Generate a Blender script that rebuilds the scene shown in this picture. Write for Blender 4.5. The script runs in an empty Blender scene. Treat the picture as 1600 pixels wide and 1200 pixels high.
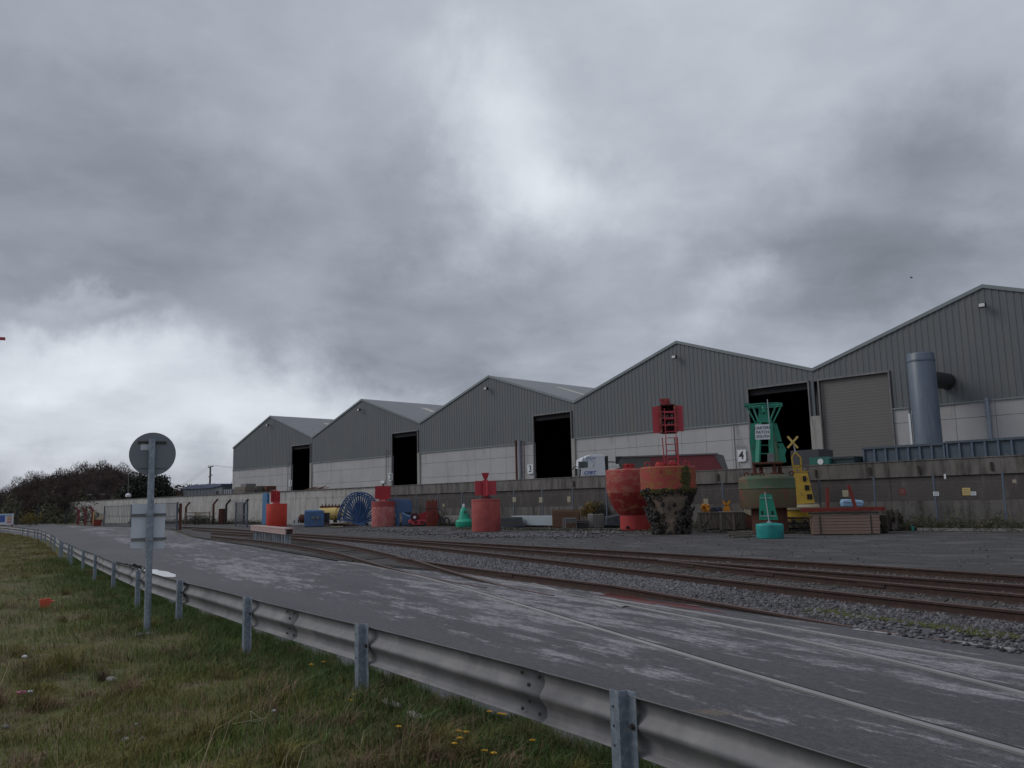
import bpy, math, random
import numpy as np
from mathutils import Vector, Matrix
random.seed(7); rng = np.random.default_rng(11)
S = bpy.context.scene
COL = S.collection
# ------------------------------------------------------------------ camera (X runs along the sheds, Y towards them)
F, CX, CY, EYE = 1290.0, 800.0, 600.0, 1.75
ROLL = math.atan(.0235); PITCH = math.radians(8.0284); YAW = math.radians(135.8512)
fw = Vector((math.cos(YAW)*math.cos(PITCH), math.sin(YAW)*math.cos(PITCH), math.sin(PITCH)))
rt = fw.cross(Vector((0, 0, 1))).normalized(); up = rt.cross(fw)
R2 = rt*math.cos(ROLL) - up*math.sin(ROLL); U2 = up*math.cos(ROLL) + rt*math.sin(ROLL)
cam = bpy.data.cameras.new('camera'); co = bpy.data.objects.new('camera', cam); COL.objects.link(co)
M = Matrix((R2, U2, -fw)).transposed().to_4x4(); M.translation = (0, 0, EYE)
co.matrix_world = M; cam.sensor_width = 36; cam.lens = 36*F/1600; cam.clip_start = .05; cam.clip_end = 6000
S.camera = co; S.render.resolution_x = 1024; S.render.resolution_y = 768
S.view_settings.view_transform = 'Standard'; S.view_settings.look = 'None'
S.view_settings.exposure = 0.36; S.view_settings.gamma = 1; S.view_settings.use_curve_mapping = False
# sun: broad, soft, from the left behind the camera
SUN_EL, SUN_AZ = math.radians(38), math.atan2(-.62, -.78)
sd = Vector((math.cos(SUN_EL)*math.cos(SUN_AZ), math.cos(SUN_EL)*math.sin(SUN_AZ), math.sin(SUN_EL)))
sun = bpy.data.lights.new('sun', 'SUN'); sun.energy = 0.75; sun.angle = math.radians(28); sun.color = (1, .965, .93)
so = bpy.data.objects.new('sun', sun); COL.objects.link(so); so.rotation_euler = sd.to_track_quat('Z', 'Y').to_euler()
# world: overcast cloud deck over a physical sky
Wd = bpy.data.worlds.new('World'); S.world = Wd; Wd.use_nodes = True
nt = Wd.node_tree; nt.nodes.clear(); N = nt.nodes; L = nt.links
def nd(t, **k):
    n = N.new(t)
    for a, b in k.items(): setattr(n, a, b)
    return n
def mth(op, a, b=None, c=None, clamp=False):
    n = nd('ShaderNodeMath', operation=op, use_clamp=clamp)
    for i, v in enumerate((a, b, c)):
        if v is None: continue
        if isinstance(v, (int, float)): n.inputs[i].default_value = v
        else: L.new(v, n.inputs[i])
    return n.outputs[0]
sky = nd('ShaderNodeTexSky', sky_type='NISHITA', sun_disc=False); sky.sun_elevation = SUN_EL
sky.sun_rotation = math.pi/2 - SUN_AZ
tc = nd('ShaderNodeTexCoord')
vn = nd('ShaderNodeVectorMath', operation='NORMALIZE'); L.new(tc.outputs['Generated'], vn.inputs[0]); V = vn.outputs[0]
sx = nd('ShaderNodeSeparateXYZ'); L.new(V, sx.inputs[0])
zc = mth('MAXIMUM', sx.outputs[2], 0.0); zd = mth('ADD', zc, .22)
cb = nd('ShaderNodeCombineXYZ'); L.new(mth('DIVIDE', sx.outputs[0], zd), cb.inputs[0]); L.new(mth('DIVIDE', sx.outputs[1], zd), cb.inputs[1])
def noise(vec, sc, det, rough=.5, dist=0.0, w=0.0):
    n = nd('ShaderNodeTexNoise', noise_dimensions='4D'); n.inputs['Scale'].default_value = sc; n.inputs['Detail'].default_value = det
    n.inputs['Roughness'].default_value = rough; n.inputs['Distortion'].default_value = dist; n.inputs['W'].default_value = w
    L.new(vec, n.inputs['Vector']); return n
n1 = noise(cb.outputs[0], 1.1, 7, .52, .35, 2.3); n2 = noise(cb.outputs[0], 3.2, 8, .5, .3, 5.1); nw = noise(V, 5.0, 9, .58, .2, 1.7)
wv = nd('ShaderNodeVectorMath', operation='MULTIPLY_ADD'); L.new(nw.outputs['Color'], wv.inputs[0]); wv.inputs[1].default_value = (.30,)*3
L.new(V, wv.inputs[2])
ws = nd('ShaderNodeVectorMath', operation='ADD'); L.new(wv.outputs[0], ws.inputs[0]); ws.inputs[1].default_value = (-.15,)*3
WV = ws.outputs[0]
def blob(x, y, r0, r1, amp, sq=1.0):
    """soft patch of thinner or thicker cloud around the sky direction of pixel x,y"""
    d = (fw + R2*((x-CX)/F) - U2*((y-CY)/F)).normalized()
    s = nd('ShaderNodeVectorMath', operation='SUBTRACT'); L.new(WV, s.inputs[0]); s.inputs[1].default_value = d
    m = nd('ShaderNodeVectorMath', operation='MULTIPLY'); L.new(s.outputs[0], m.inputs[0]); m.inputs[1].default_value = (1, 1, sq)
    l = nd('ShaderNodeVectorMath', operation='LENGTH'); L.new(m.outputs[0], l.inputs[0])
    r = nd('ShaderNodeMapRange', interpolation_type='SMOOTHERSTEP'); L.new(l.outputs['Value'], r.inputs[0])
    r.inputs[1].default_value = r1; r.inputs[2].default_value = r0; r.inputs[3].default_value = 0; r.inputs[4].default_value = amp
    return r.outputs[0]
val = mth('ADD', mth('MULTIPLY', mth('SUBTRACT', n1.outputs[0], .5), .20), .345)
n3 = noise(cb.outputs[0], 8.5, 8, .55, .5, 9.4)
val = mth('ADD', val, mth('MULTIPLY', mth('SUBTRACT', n2.outputs[0], .5), .19))
val = mth('ADD', val, mth('MULTIPLY', mth('SUBTRACT', n3.outputs[0], .5), .085))
BLOBS = [(800, 235, .00, .17, .18, 1.0), (900, 300, .0, .14, .10, 1.5), (1000, 370, .0, .12, .07, 1.5), (860, 60, .05, .40, .05, 1),
         (200, 640, .08, .34, .19, 2.4), (520, 700, .0, .30, .10, 3), (80, 560, .03, .2, .09, 3), (130, 455, .0, .12, .12, 4), (640, 620, .0, .16, .05, 3),
         (150, 300, .06, .30, -.10, 1.5), (560, 330, .0, .22, -.06, 1.5), (1420, 350, .03, .28, -.15, 1.6), (640, 520, .05, .30, -.12, 2.2),
         (1250, 480, .0, .25, -.05, 2), (1110, 500, .0, .10, .12, 1.5), (1330, 120, .05, .34, .05, 1), (1560, 330, .0, .10, .06, 1.5),
         (60, 60, .05, .30, -.01, 1)]
for b in BLOBS: val = mth('ADD', val, blob(*b))
val = mth('MAXIMUM', val, .12)
rmp = nd('ShaderNodeValToRGB'); L.new(val, rmp.inputs[0]); e = rmp.color_ramp.elements
e[0].position = .12; e[0].color = (.14, .150, .170, 1); e[1].position = .80; e[1].color = (.74, .78, .83, 1)
for p, c in ((.22, (.197, .214, .250, 1)), (.36, (.318, .340, .390, 1)), (.55, (.515, .543, .592, 1))):
    q = e.new(p); q.color = c
sc_ = nd('ShaderNodeVectorMath', operation='SCALE'); L.new(sky.outputs[0], sc_.inputs[0]); sc_.inputs['Scale'].default_value = .07
mx = nd('ShaderNodeMix', data_type='RGBA'); mx.inputs['Factor'].default_value = .95
L.new(sc_.outputs[0], mx.inputs['A']); L.new(rmp.outputs[0], mx.inputs['B'])
bg = nd('ShaderNodeBackground'); L.new(mx.outputs['Result'], bg.inputs[0]); bg.inputs[1].default_value = 1.0
wo = nd('ShaderNodeOutputWorld'); L.new(bg.outputs[0], wo.inputs[0])

# ------------------------------------------------------------------ helpers
def ray(x, y): return fw + R2*((x-CX)/F) - U2*((y-CY)/F)
def G(x, y, z=0.0):
    d = ray(x, y); return Vector((0, 0, EYE)) + d*((z-EYE)/d.z)
def W(x, y, Y):
    d = ray(x, y); return Vector((0, 0, EYE)) + d*(Y/d.y)
def ppm(p): return F/((Vector(p)-Vector((0, 0, EYE))).dot(fw))
def face(p): return math.atan2(p[1], p[0]) - math.pi/2
def place(x, y, z=0.0, ymax=39.0):
    p = G(x, y, z)
    if p.y > ymax or p.y < 0:
        d = ray(x, y); p = Vector((d.x*ymax/d.y, ymax, z))
    return p, face(p), 1.0/ppm(p)

def pmap(p, a, rx=0, ry=0):
    """pixel -> (x, z) on the upright plane through p whose x axis has heading a"""
    n = Vector((-math.sin(a), math.cos(a), 0)); e = Vector((math.cos(a), math.sin(a), 0)); o = Vector((0, 0, EYE))
    def f(px, py):
        d = ray(px or rx, py or ry); q = o+d*((Vector(p)-o).dot(n)/d.dot(n)); return ((q-Vector(p)).dot(e), q.z-p[2])
    return f
class MB:
    def __init__(s): s.v = []; s.f = []; s.m = []; s.mi = 0
    def add(s, vs, fs):
        o = len(s.v); s.v += [tuple(v) for v in vs]; s.f += [tuple(i+o for i in f) for f in fs]; s.m += [s.mi]*len(fs); return s
    def box(s, c, d, rz=0.0, T=None):
        hx, hy, hz = d[0]/2, d[1]/2, d[2]/2; cs, sn = math.cos(rz), math.sin(rz); vs = []
        for z in (-hz, hz):
            for x, y in ((-hx, -hy), (hx, -hy), (hx, hy), (-hx, hy)):
                vs.append((c[0]+x*cs-y*sn, c[1]+x*sn+y*cs, c[2]+z))
        if T: vs = [T @ Vector(v) for v in vs]
        return s.add(vs, [(3, 2, 1, 0), (4, 5, 6, 7), (0, 1, 5, 4), (1, 2, 6, 5), (2, 3, 7, 6), (3, 0, 4, 7)])
    def bar(s, a, b, w, h=None):
        a, b = Vector(a), Vector(b); h = h or w; d = (b-a).normalized()
        u = d.cross(Vector((0, 0, 1)))
        u = Vector((1, 0, 0)) if u.length < 1e-3 else u.normalized()
        n = u.cross(d); vs = []
        for p in (a, b):
            for i, j in ((-1, -1), (1, -1), (1, 1), (-1, 1)): vs.append(p+u*(i*w/2)+n*(j*h/2))
        return s.add(vs, [(3, 2, 1, 0), (4, 5, 6, 7), (0, 1, 5, 4), (1, 2, 6, 5), (2, 3, 7, 6), (3, 0, 4, 7)])
    def tube(s, a, b, r0, r1=None, n=8, cap=True):
        a, b = Vector(a), Vector(b); r1 = r0 if r1 is None else r1; d = (b-a).normalized()
        u = d.cross(Vector((0, 0, 1)))
        u = Vector((1, 0, 0)) if u.length < 1e-3 else u.normalized()
        w = d.cross(u); vs = []
        for p, r in ((a, r0), (b, r1)):
            for i in range(n):
                t = 2*math.pi*i/n; vs.append(p+u*(r*math.cos(t))+w*(r*math.sin(t)))
        fs = [(i, (i+1) % n, n+(i+1) % n, n+i) for i in range(n)]
        if cap: fs += [tuple(range(n-1, -1, -1)), tuple(range(n, 2*n))]
        return s.add(vs, fs)
    def path(s, pts, r, n=6):
        for a, b in zip(pts[:-1], pts[1:]): s.tube(a, b, r, r, n)
        return s
    def lathe(s, prof, n=32, c=(0, 0, 0), wob=0.0):
        vs = []
        for k, (r, z) in enumerate(prof):
            for i in range(n):
                t = 2*math.pi*i/n; q = r*(1+wob*math.sin(3*t+k)*.5+wob*math.sin(7*t+2*k)*.3); vs.append((c[0]+q*math.cos(t), c[1]+q*math.sin(t), c[2]+z))
        fs = []
        for k in range(len(prof)-1):
            for i in range(n): fs.append((k*n+i, k*n+(i+1) % n, (k+1)*n+(i+1) % n, (k+1)*n+i))
        if prof[0][0] > 0: fs.append(tuple(range(n-1, -1, -1)))
        if prof[-1][0] > 0: fs.append(tuple(range((len(prof)-1)*n, len(prof)*n)))
        return s.add(vs, fs)
    def prism(s, pts, y0, y1):
        """outline pts (x,z), extruded along y"""
        n = len(pts); vs = [(x, y0, z) for x, z in pts]+[(x, y1, z) for x, z in pts]
        return s.add(vs, [tuple(range(n)), tuple(range(2*n-1, n-1, -1))]+[((i+1) % n, i, n+i, n+(i+1) % n) for i in range(n)])
    def ico(s, c, r, sq=(1, 1, 1), jit=.2):
        t = (1+5**.5)/2; vs = [(-1, t, 0), (1, t, 0), (-1, -t, 0), (1, -t, 0), (0, -1, t), (0, 1, t), (0, -1, -t), (0, 1, -t), (t, 0, -1), (t, 0, 1), (-t, 0, -1), (-t, 0, 1)]
        k = r/1.9; vs = [(c[0]+x*k*sq[0]*random.uniform(1-jit, 1+jit), c[1]+y*k*sq[1]*random.uniform(1-jit, 1+jit), c[2]+z*k*sq[2]*random.uniform(1-jit, 1+jit)) for x, y, z in vs]
        return s.add(vs, [(0, 11, 5), (0, 5, 1), (0, 1, 7), (0, 7, 10), (0, 10, 11), (1, 5, 9), (5, 11, 4), (11, 10, 2), (10, 7, 6), (7, 1, 8), (3, 9, 4), (3, 4, 2), (3, 2, 6), (3, 6, 8), (3, 8, 9), (4, 9, 5), (2, 4, 11), (6, 2, 10), (8, 6, 7), (9, 8, 1)])
    def mesh(s, name, mats, smooth=False):
        me = bpy.data.meshes.new(name); me.from_pydata(s.v, [], s.f)
        mats = mats if isinstance(mats, (list, tuple)) else [mats]
        for m in mats: me.materials.append(m)
        if len(mats) > 1: me.polygons.foreach_set('material_index', s.m)
        if smooth:
            me.polygons.foreach_set('use_smooth', [True]*len(me.polygons))
            try: me.set_sharp_from_angle(angle=math.radians(35))
            except Exception: pass
        me.update(); return me
    def build(s, name, mats, parent=None, smooth=False, bevel=0.0):
        o = bpy.data.objects.new(name, s.mesh(name, mats, smooth)); COL.objects.link(o)
        if parent: o.parent = parent
        if bevel:
            b = o.modifiers.new('bevel', 'BEVEL'); b.width = bevel; b.segments = 2; b.limit_method = 'ANGLE'; b.angle_limit = math.radians(40)
        return o
def tag(o, label, cat=None, group=None, kind=None):
    if label: o['label'] = label
    if cat: o['category'] = cat
    if group: o['group'] = group
    if kind: o['kind'] = kind
    return o
def thing(name, label, cat, loc=(0, 0, 0), rz=0.0, group=None):
    o = bpy.data.objects.new(name, None); COL.objects.link(o); o.location = loc; o.rotation_euler = (0, 0, rz)
    o.empty_display_size = .3
    return tag(o, label, cat, group)
def struct(name, mb, m, smooth=False, kind='structure', label=None):
    o = mb.build(name, m, None, smooth); o['kind'] = kind
    if label: o['label'] = label
    return o
def inst(name, me, parent, loc=(0, 0, 0), rot=(0, 0, 0), sc=(1, 1, 1)):
    o = bpy.data.objects.new(name, me); COL.objects.link(o); o.parent = parent; o.location = loc; o.rotation_euler = rot; o.scale = sc; return o
def text(name, body, size, mat, parent, loc, rot=(math.pi/2, 0, 0), ext=.004, align='CENTER', shear=0.0, sx_=1.0, off=0.0):
    cu = bpy.data.curves.new('t', 'FONT'); cu.body = body; cu.size = size; cu.align_x = align; cu.align_y = 'CENTER'; cu.extrude = ext; cu.shear = shear
    cu.resolution_u = 3; cu.offset = off
    t = bpy.data.objects.new('t', cu); COL.objects.link(t)
    me = bpy.data.meshes.new_from_object(t); bpy.data.objects.remove(t); bpy.data.curves.remove(cu)
    me.materials.clear(); me.materials.append(mat)
    return inst(name, me, parent, loc, rot, (sx_, 1, 1))

def mat(name, c, c2=None, sc=3.0, rough=.7, bump=0.0, bsc=None, metal=0.0, c3=None, t3=.6, sc3=None, w3=.06, stretch=(1, 1, 1), spec=.5, w2=.25, det=6, isl=0.0, world=False, st3=None):
    m = bpy.data.materials.new(name); m.use_nodes = True; t = m.node_tree; n = t.nodes; l = t.links
    b = n['Principled BSDF']; b.inputs['Roughness'].default_value = rough; b.inputs['Metallic'].default_value = metal
    b.inputs['Specular IOR Level'].default_value = spec
    tcn = n.new('ShaderNodeTexCoord')
    def mp(stv):
        g = n.new('ShaderNodeMapping'); g.inputs['Scale'].default_value = stv
        if world:
            gg = n.new('ShaderNodeNewGeometry'); l.new(gg.outputs['Position'], g.inputs[0])
        else: l.new(tcn.outputs['Object'], g.inputs[0])
        return g
    mpn = mp(stretch); col = None
    def nz(s, d=det, g=mpn, r=.6):
        q = n.new('ShaderNodeTexNoise'); q.inputs['Scale'].default_value = s; q.inputs['Detail'].default_value = d; q.inputs['Roughness'].default_value = r
        l.new(g.outputs[0], q.inputs['Vector']); return q.outputs[0]
    def rg(src, a, bb):
        q = n.new('ShaderNodeMapRange'); q.inputs[1].default_value = a; q.inputs[2].default_value = bb; l.new(src, q.inputs[0]); return q.outputs[0]
    def mix(f, a, bb):
        q = n.new('ShaderNodeMix'); q.data_type = 'RGBA'
        if isinstance(f, float): q.inputs['Factor'].default_value = f
        else: l.new(f, q.inputs['Factor'])
        for k, v in (('A', a), ('B', bb)):
            if isinstance(v, tuple): q.inputs[k].default_value = (*v, 1)
            else: l.new(v, q.inputs[k])
        return q.outputs['Result']
    col = c
    if c2: col = mix(rg(nz(sc), .5-w2, .5+w2), c, c2)
    if c3: col = mix(rg(nz(sc3 or sc*1.7, 8, mp(st3) if st3 else mpn, .65), t3-w3, t3+w3), col if not isinstance(col, tuple) else col, c3)
    if isl:
        gg = n.new('ShaderNodeNewGeometry'); h = n.new('ShaderNodeHueSaturation')
        r1 = rg(gg.outputs['Random Per Island'], 0, 1); q = n.new('ShaderNodeMapRange'); q.inputs[3].default_value = 1-isl; q.inputs[4].default_value = 1+isl
        l.new(r1, q.inputs[0]); l.new(q.outputs[0], h.inputs['Value'])
        if isinstance(col, tuple): h.inputs['Color'].default_value = (*col, 1)
        else: l.new(col, h.inputs['Color'])
        col = h.outputs[0]
    if isinstance(col, tuple): b.inputs['Base Color'].default_value = (*col, 1)
    else: l.new(col, b.inputs['Base Color'])
    if bump:
        bp = n.new('ShaderNodeBump'); bp.inputs['Strength'].default_value = 1.0; bp.inputs['Distance'].default_value = bump
        l.new(nz(bsc or sc*6, 5), bp.inputs['Height']); l.new(bp.outputs[0], b.inputs['Normal'])
    m['p'] = 1
    return m
K = {}
K['conc'] = mat('conc', (.45, .445, .45), (.37, .365, .365), .35, .9, .006, 12, c3=(.27, .26, .24), t3=.66, sc3=1.1, w3=.1, st3=(1.6, 1.6, .35), world=True)
K['conc_yellow'] = mat('conc_yellow', (.36, .355, .33), (.27, .265, .24), .5, .9, .006, 12, c3=(.15, .14, .12), t3=.62, sc3=1.2, w3=.1, st3=(2, 2, .4), world=True)
K['parapet'] = mat('parapet', (.205, .19, .175), (.12, .112, .102), .5, .92, .015, 10, c3=(.05, .045, .04), t3=.57, sc3=1.3, w3=.12, st3=(2.2, 2.2, .35), world=True)
K['wall_dark'] = mat('wall_dark', (.098, .086, .080), (.062, .056, .054), .45, .95, .03, 7, c3=(.135, .12, .11), t3=.62, sc3=1.4, w3=.1, st3=(2, 2, .5), world=True)
K['wall_light'] = mat('wall_light', (.50, .49, .47), (.34, .33, .31), .6, .95, .02, 8, c3=(.15, .14, .12), t3=.63, sc3=1.2, w3=.12, st3=(2, 2, .4), world=True)
K['clad'] = mat('clad', (.128, .147, .160), (.108, .122, .134), .22, .45, world=True, c3=(.148, .146, .136), t3=.58, sc3=.5, st3=(1.6, 1.6, .18), w3=.16)
K['clad_trim'] = mat('clad_trim', (.22, .25, .26), (.18, .21, .22), .8, .4)
K['roof'] = mat('roof', (.18, .19, .20), (.145, .15, .16), .3, .5, world=True)
K['skylight'] = mat('skylight', (.42, .41, .32), (.33, .32, .25), .5, .4)
K['shutter'] = mat('shutter', (.150, .140, .133), (.138, .129, .122), .4, .5, world=True)
K['dark'] = mat('dark', (.018, .018, .02), rough=.9)
K['inner'] = mat('inner', (.085, .085, .088), (.05, .05, .055), .3, .95)
K['asph'] = None
K['galv'] = mat('galv', (.31, .335, .36), (.23, .25, .275), 5, .42, .0008, 40, metal=.75, c3=(.40, .43, .46), t3=.6, sc3=14, w3=.1)
K['galv_post'] = mat('galv_post', (.28, .33, .39), (.19, .22, .27), 7, .5, .0008, 40, metal=.55, c3=(.40, .45, .50), t3=.58, sc3=22, w3=.12)
K['galv_dull'] = mat('galv_dull', (.172, .172, .178), (.128, .128, .134), 1.6, .6, .001, 30, metal=.2, c3=(.225, .222, .222), t3=.56, sc3=4, w3=.15, stretch=(1, 1, 1))
K['bolt'] = mat('bolt', (.08, .075, .07), (.05, .045, .04), 20, .6, metal=.5)
K['sign_back'] = mat('sign_back', (.20, .225, .245), (.175, .20, .22), 3, .55, metal=.2)
K['sign_white'] = mat('sign_white', (.66, .71, .78), (.52, .56, .62), 3, .5)
K['red_rim'] = mat('red_rim', (.35, .06, .09), rough=.5)
K['rail'] = mat('rail', (.052, .030, .024), (.036, .023, .019), 3, .9, .003, 60, c3=(.075, .040, .028), t3=.58, sc3=9, w3=.1)
K['railtop'] = mat('railtop', (.115, .066, .055), (.08, .046, .04), 2, .6, metal=.2)
K['railtop_road'] = mat('railtop_road', (.40, .39, .39), (.30, .285, .285), 1.5, .4, metal=.5)
K['groove'] = mat('groove', (.025, .024, .023), rough=.95)
K['sleeper'] = mat('sleeper', (.050, .042, .036), (.03, .027, .024), 5, .95, .01, 20)
K['white'] = mat('white', (.72, .74, .77), (.62, .64, .67), 4, .5)
K['black'] = mat('black', (.02, .02, .022), (.03, .03, .03), 5, .6)
K['glass'] = mat('glass', (.03, .045, .05), (.07, .09, .09), 2, .08)
K['ink'] = mat('ink', (.03, .035, .04), rough=.7)
K['ink_blue'] = mat('ink_blue', (.07, .13, .38), rough=.6)
K['steel_blue'] = mat('steel_blue', (.080, .105, .13), (.055, .075, .10), 2, .5, c3=(.09, .12, .14), t3=.6, sc3=3)
K['silo'] = mat('silo', (.115, .150, .195), (.095, .12, .165), 1.2, .42, c3=(.14, .17, .19), t3=.6, sc3=1.5, st3=(2, 2, .3))
K['red_a'] = mat('red_a', (.40, .05, .048), (.24, .06, .03), 1.6, .7, .006, 20, c3=(.24, .15, .03), t3=.57, sc3=2.6, w3=.09, st3=(1, 1, 1.6))
K['red_b'] = mat('red_b', (.42, .062, .062), (.34, .042, .042), 1.5, .65, .003, 20, c3=(.42, .24, .15), t3=.59, sc3=1.5, w3=.13, st3=(1, 1, 1.8))
K['red_b2'] = mat('red_b2', (.42, .035, .035), (.33, .03, .03), 1.5, .55, .003, 20)
K['red_deep'] = mat('red_deep', (.26, .018, .018), (.20, .015, .016), 1.5, .55, .003, 20, c3=(.38, .17, .08), t3=.60, sc3=2.2, w3=.10, st3=(1, 1, 1.5))
K['red_fresh'] = mat('red_fresh', (.62, .05, .025), (.50, .04, .022), 1.5, .55, .003, 15, c3=(.35, .05, .03), t3=.66, sc3=2, st3=(2, 2, .4))
K['red_top'] = mat('red_top', (.42, .02, .03), (.30, .016, .024), 3, .55, .002, 20, c3=(.20, .03, .03), t3=.62, sc3=3, st3=(2, 2, .5))
K['red_top2'] = mat('red_top2', (.50, .055, .075), (.42, .045, .06), 2, .55)
K['red_pink'] = mat('red_pink', (.46, .14, .14), (.36, .085, .085), 3, .85, .006, 30, c3=(.50, .24, .21), t3=.56, sc3=4, w3=.12, st3=(1, 1, .5))
K['red_band'] = mat('red_band', (.33, .055, .055), (.28, .05, .05), 4, .7)
K['red_rough'] = mat('red_rough', (.44, .10, .085), (.30, .055, .055), 2.2, .8, .006, 25, c3=(.13, .04, .035), t3=.64, sc3=1.8, w3=.06, st3=(1, 1, .6))
K['red_dark'] = mat('red_dark', (.09, .008, .012), (.05, .006, .01), 3, .7)
K['mussel'] = mat('mussel', (.022, .020, .021), (.05, .043, .036), 5, .7, .02, 30, c3=(.09, .08, .06), t3=.66, sc3=9, w3=.1)
K['hull_grime'] = mat('hull_grime', (.27, .215, .16), (.13, .11, .075), 2.2, .9, .02, 14, c3=(.38, .25, .20), t3=.60, sc3=2.5, w3=.1)
K['algae'] = mat('algae', (.035, .045, .015), (.10, .08, .02), 4, .9, .01, 20)
K['green_a'] = mat('green_a', (.02, .26, .17), (.015, .19, .125), 2, .55, .002, 20, c3=(.05, .10, .06), t3=.66, sc3=3)
K['green_pale'] = mat('green_pale', (.07, .20, .13), (.14, .22, .12), 4, .6)
K['green_body'] = mat('green_body', (.045, .12, .07), (.10, .085, .05), 1.3, .8, .006, 15, c3=(.20, .11, .08), t3=.60, sc3=1.6, w3=.1)
K['green_low'] = mat('green_low', (.13, .09, .055), (.085, .08, .045), 1.4, .85, .008, 15, c3=(.20, .06, .045), t3=.58, sc3=1.3, w3=.09)
K['teal'] = mat('teal', (.03, .35, .31), (.015, .25, .25), 2.4, .55, .002, 20, c3=(.02, .16, .17), t3=.60, sc3=3, w3=.1)
K['green_vivid'] = mat('green_vivid', (.01, .30, .18), (.008, .22, .13), 2, .5)
K['mint'] = mat('mint', (.02, .42, .26), (.018, .30, .19), 3, .55, .002, 20, c3=(.05, .20, .12), t3=.62, sc3=4)
K['rust'] = mat('rust', (.13, .05, .03), (.075, .03, .022), 5, .9, .006, 30)
K['rust_red'] = mat('rust_red', (.24, .035, .025), (.15, .028, .02), 3, .8, .004, 30)
K['yellow'] = mat('yellow', (.52, .34, .035), (.40, .25, .03), 2, .6, c3=(.24, .15, .04), t3=.66, sc3=4)
K['yellow_pale'] = mat('yellow_pale', (.62, .46, .16), (.52, .37, .10), 1.4, .55)
K['orange'] = mat('orange', (.60, .25, .012), (.48, .19, .01), 3, .6)
K['blue'] = mat('blue', (.07, .15, .31), (.05, .11, .23), 2, .6, .003, 20, c3=(.13, .12, .12), t3=.62, sc3=3, st3=(1.5, 1.5, .6))
K['blue_light'] = mat('blue_light', (.21, .40, .62), (.17, .33, .54), 2, .55)
K['blue_dark'] = mat('blue_dark', (.03, .095, .24), (.025, .07, .17), 3, .5, metal=.2)
K['tarp'] = mat('tarp', (.28, .48, .66), (.20, .38, .58), 3, .5, .01, 12)
K['wood'] = mat('wood', (.27, .19, .15), (.19, .125, .10), 2, .9, .002, 30, stretch=(.6, 6, 6), isl=.3, c3=(.33, .26, .21), t3=.6, sc3=2)
K['wood_grey'] = mat('wood_grey', (.20, .17, .14), (.12, .105, .09), 3, .9, .004, 30, stretch=(3, 3, .6), isl=.25)
K['wood_dark'] = mat('wood_dark', (.035, .028, .024), (.055, .045, .035), 3, .9, isl=.3)
K['cream'] = mat('cream', (.45, .40, .27), (.38, .33, .22), 4, .7)
K['brick'] = mat('brick', (.22, .12, .075), (.15, .085, .055), 6, .9, .004, 30, isl=.3)
K['block'] = mat('block', (.33, .31, .30), (.24, .225, .215), 2, .9, .006, 15)
K['block_dark'] = mat('block_dark', (.16, .15, .14), (.11, .105, .10), 2, .9, .006, 15)
K['beam_white'] = mat('beam_white', (.38, .43, .47), (.31, .35, .38), 1, .7)
K['board_red'] = mat('board_red', (.42, .30, .28), (.32, .12, .11), 3.5, .8, stretch=(2, 1, 5), c3=(.48, .44, .42), t3=.52, sc3=5)
K['post_pale'] = mat('post_pale', (.33, .38, .42), (.25, .29, .33), 4, .6)
K['stone'] = mat('stone', (.30, .29, .30), (.42, .41, .42), 6, .9, .01, 20)
K['tree_twig'] = mat('tree_twig', (.105, .072, .066), (.070, .058, .050), .1, .95, isl=.35)
K['tree_bark'] = mat('tree_bark', (.06, .05, .045), (.09, .08, .07), 2, .95)
K['leaf_dark'] = mat('leaf_dark', (.022, .032, .022), (.035, .042, .026), .3, .8, isl=.4)
K['scrub'] = mat('scrub', (.085, .075, .045), (.065, .075, .035), .3, .9, isl=.35)
K['gorse_y'] = mat('gorse_y', (.75, .46, .01), (.62, .34, .01), 5, .7, isl=.3)
K['gorse_g'] = mat('gorse_g', (.055, .055, .035), (.10, .085, .06), 3, .9, isl=.4)
K['shed_blue'] = mat('shed_blue', (.11, .14, .22), (.10, .12, .19), .5, .6)
K['shed_wall'] = mat('shed_wall', (.30, .31, .335), (.25, .26, .28), .5, .7)
K['litter_orange'] = mat('litter_orange', (.60, .10, .05), (.50, .07, .03), 8, .5)
K['pink'] = mat('pink', (.60, .12, .30), rough=.5)
K['maroon'] = mat('maroon', (.20, .035, .045), (.16, .03, .04), 1, .6)
K['trailer'] = mat('trailer', (.115, .105, .10), (.15, .035, .045), .35, .7, w2=.06)
K['flower'] = mat('flower', (.72, .42, .01), (.62, .32, .01), 30, .6)
K['stem'] = mat('stem', (.12, .16, .04), rough=.7)

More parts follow.
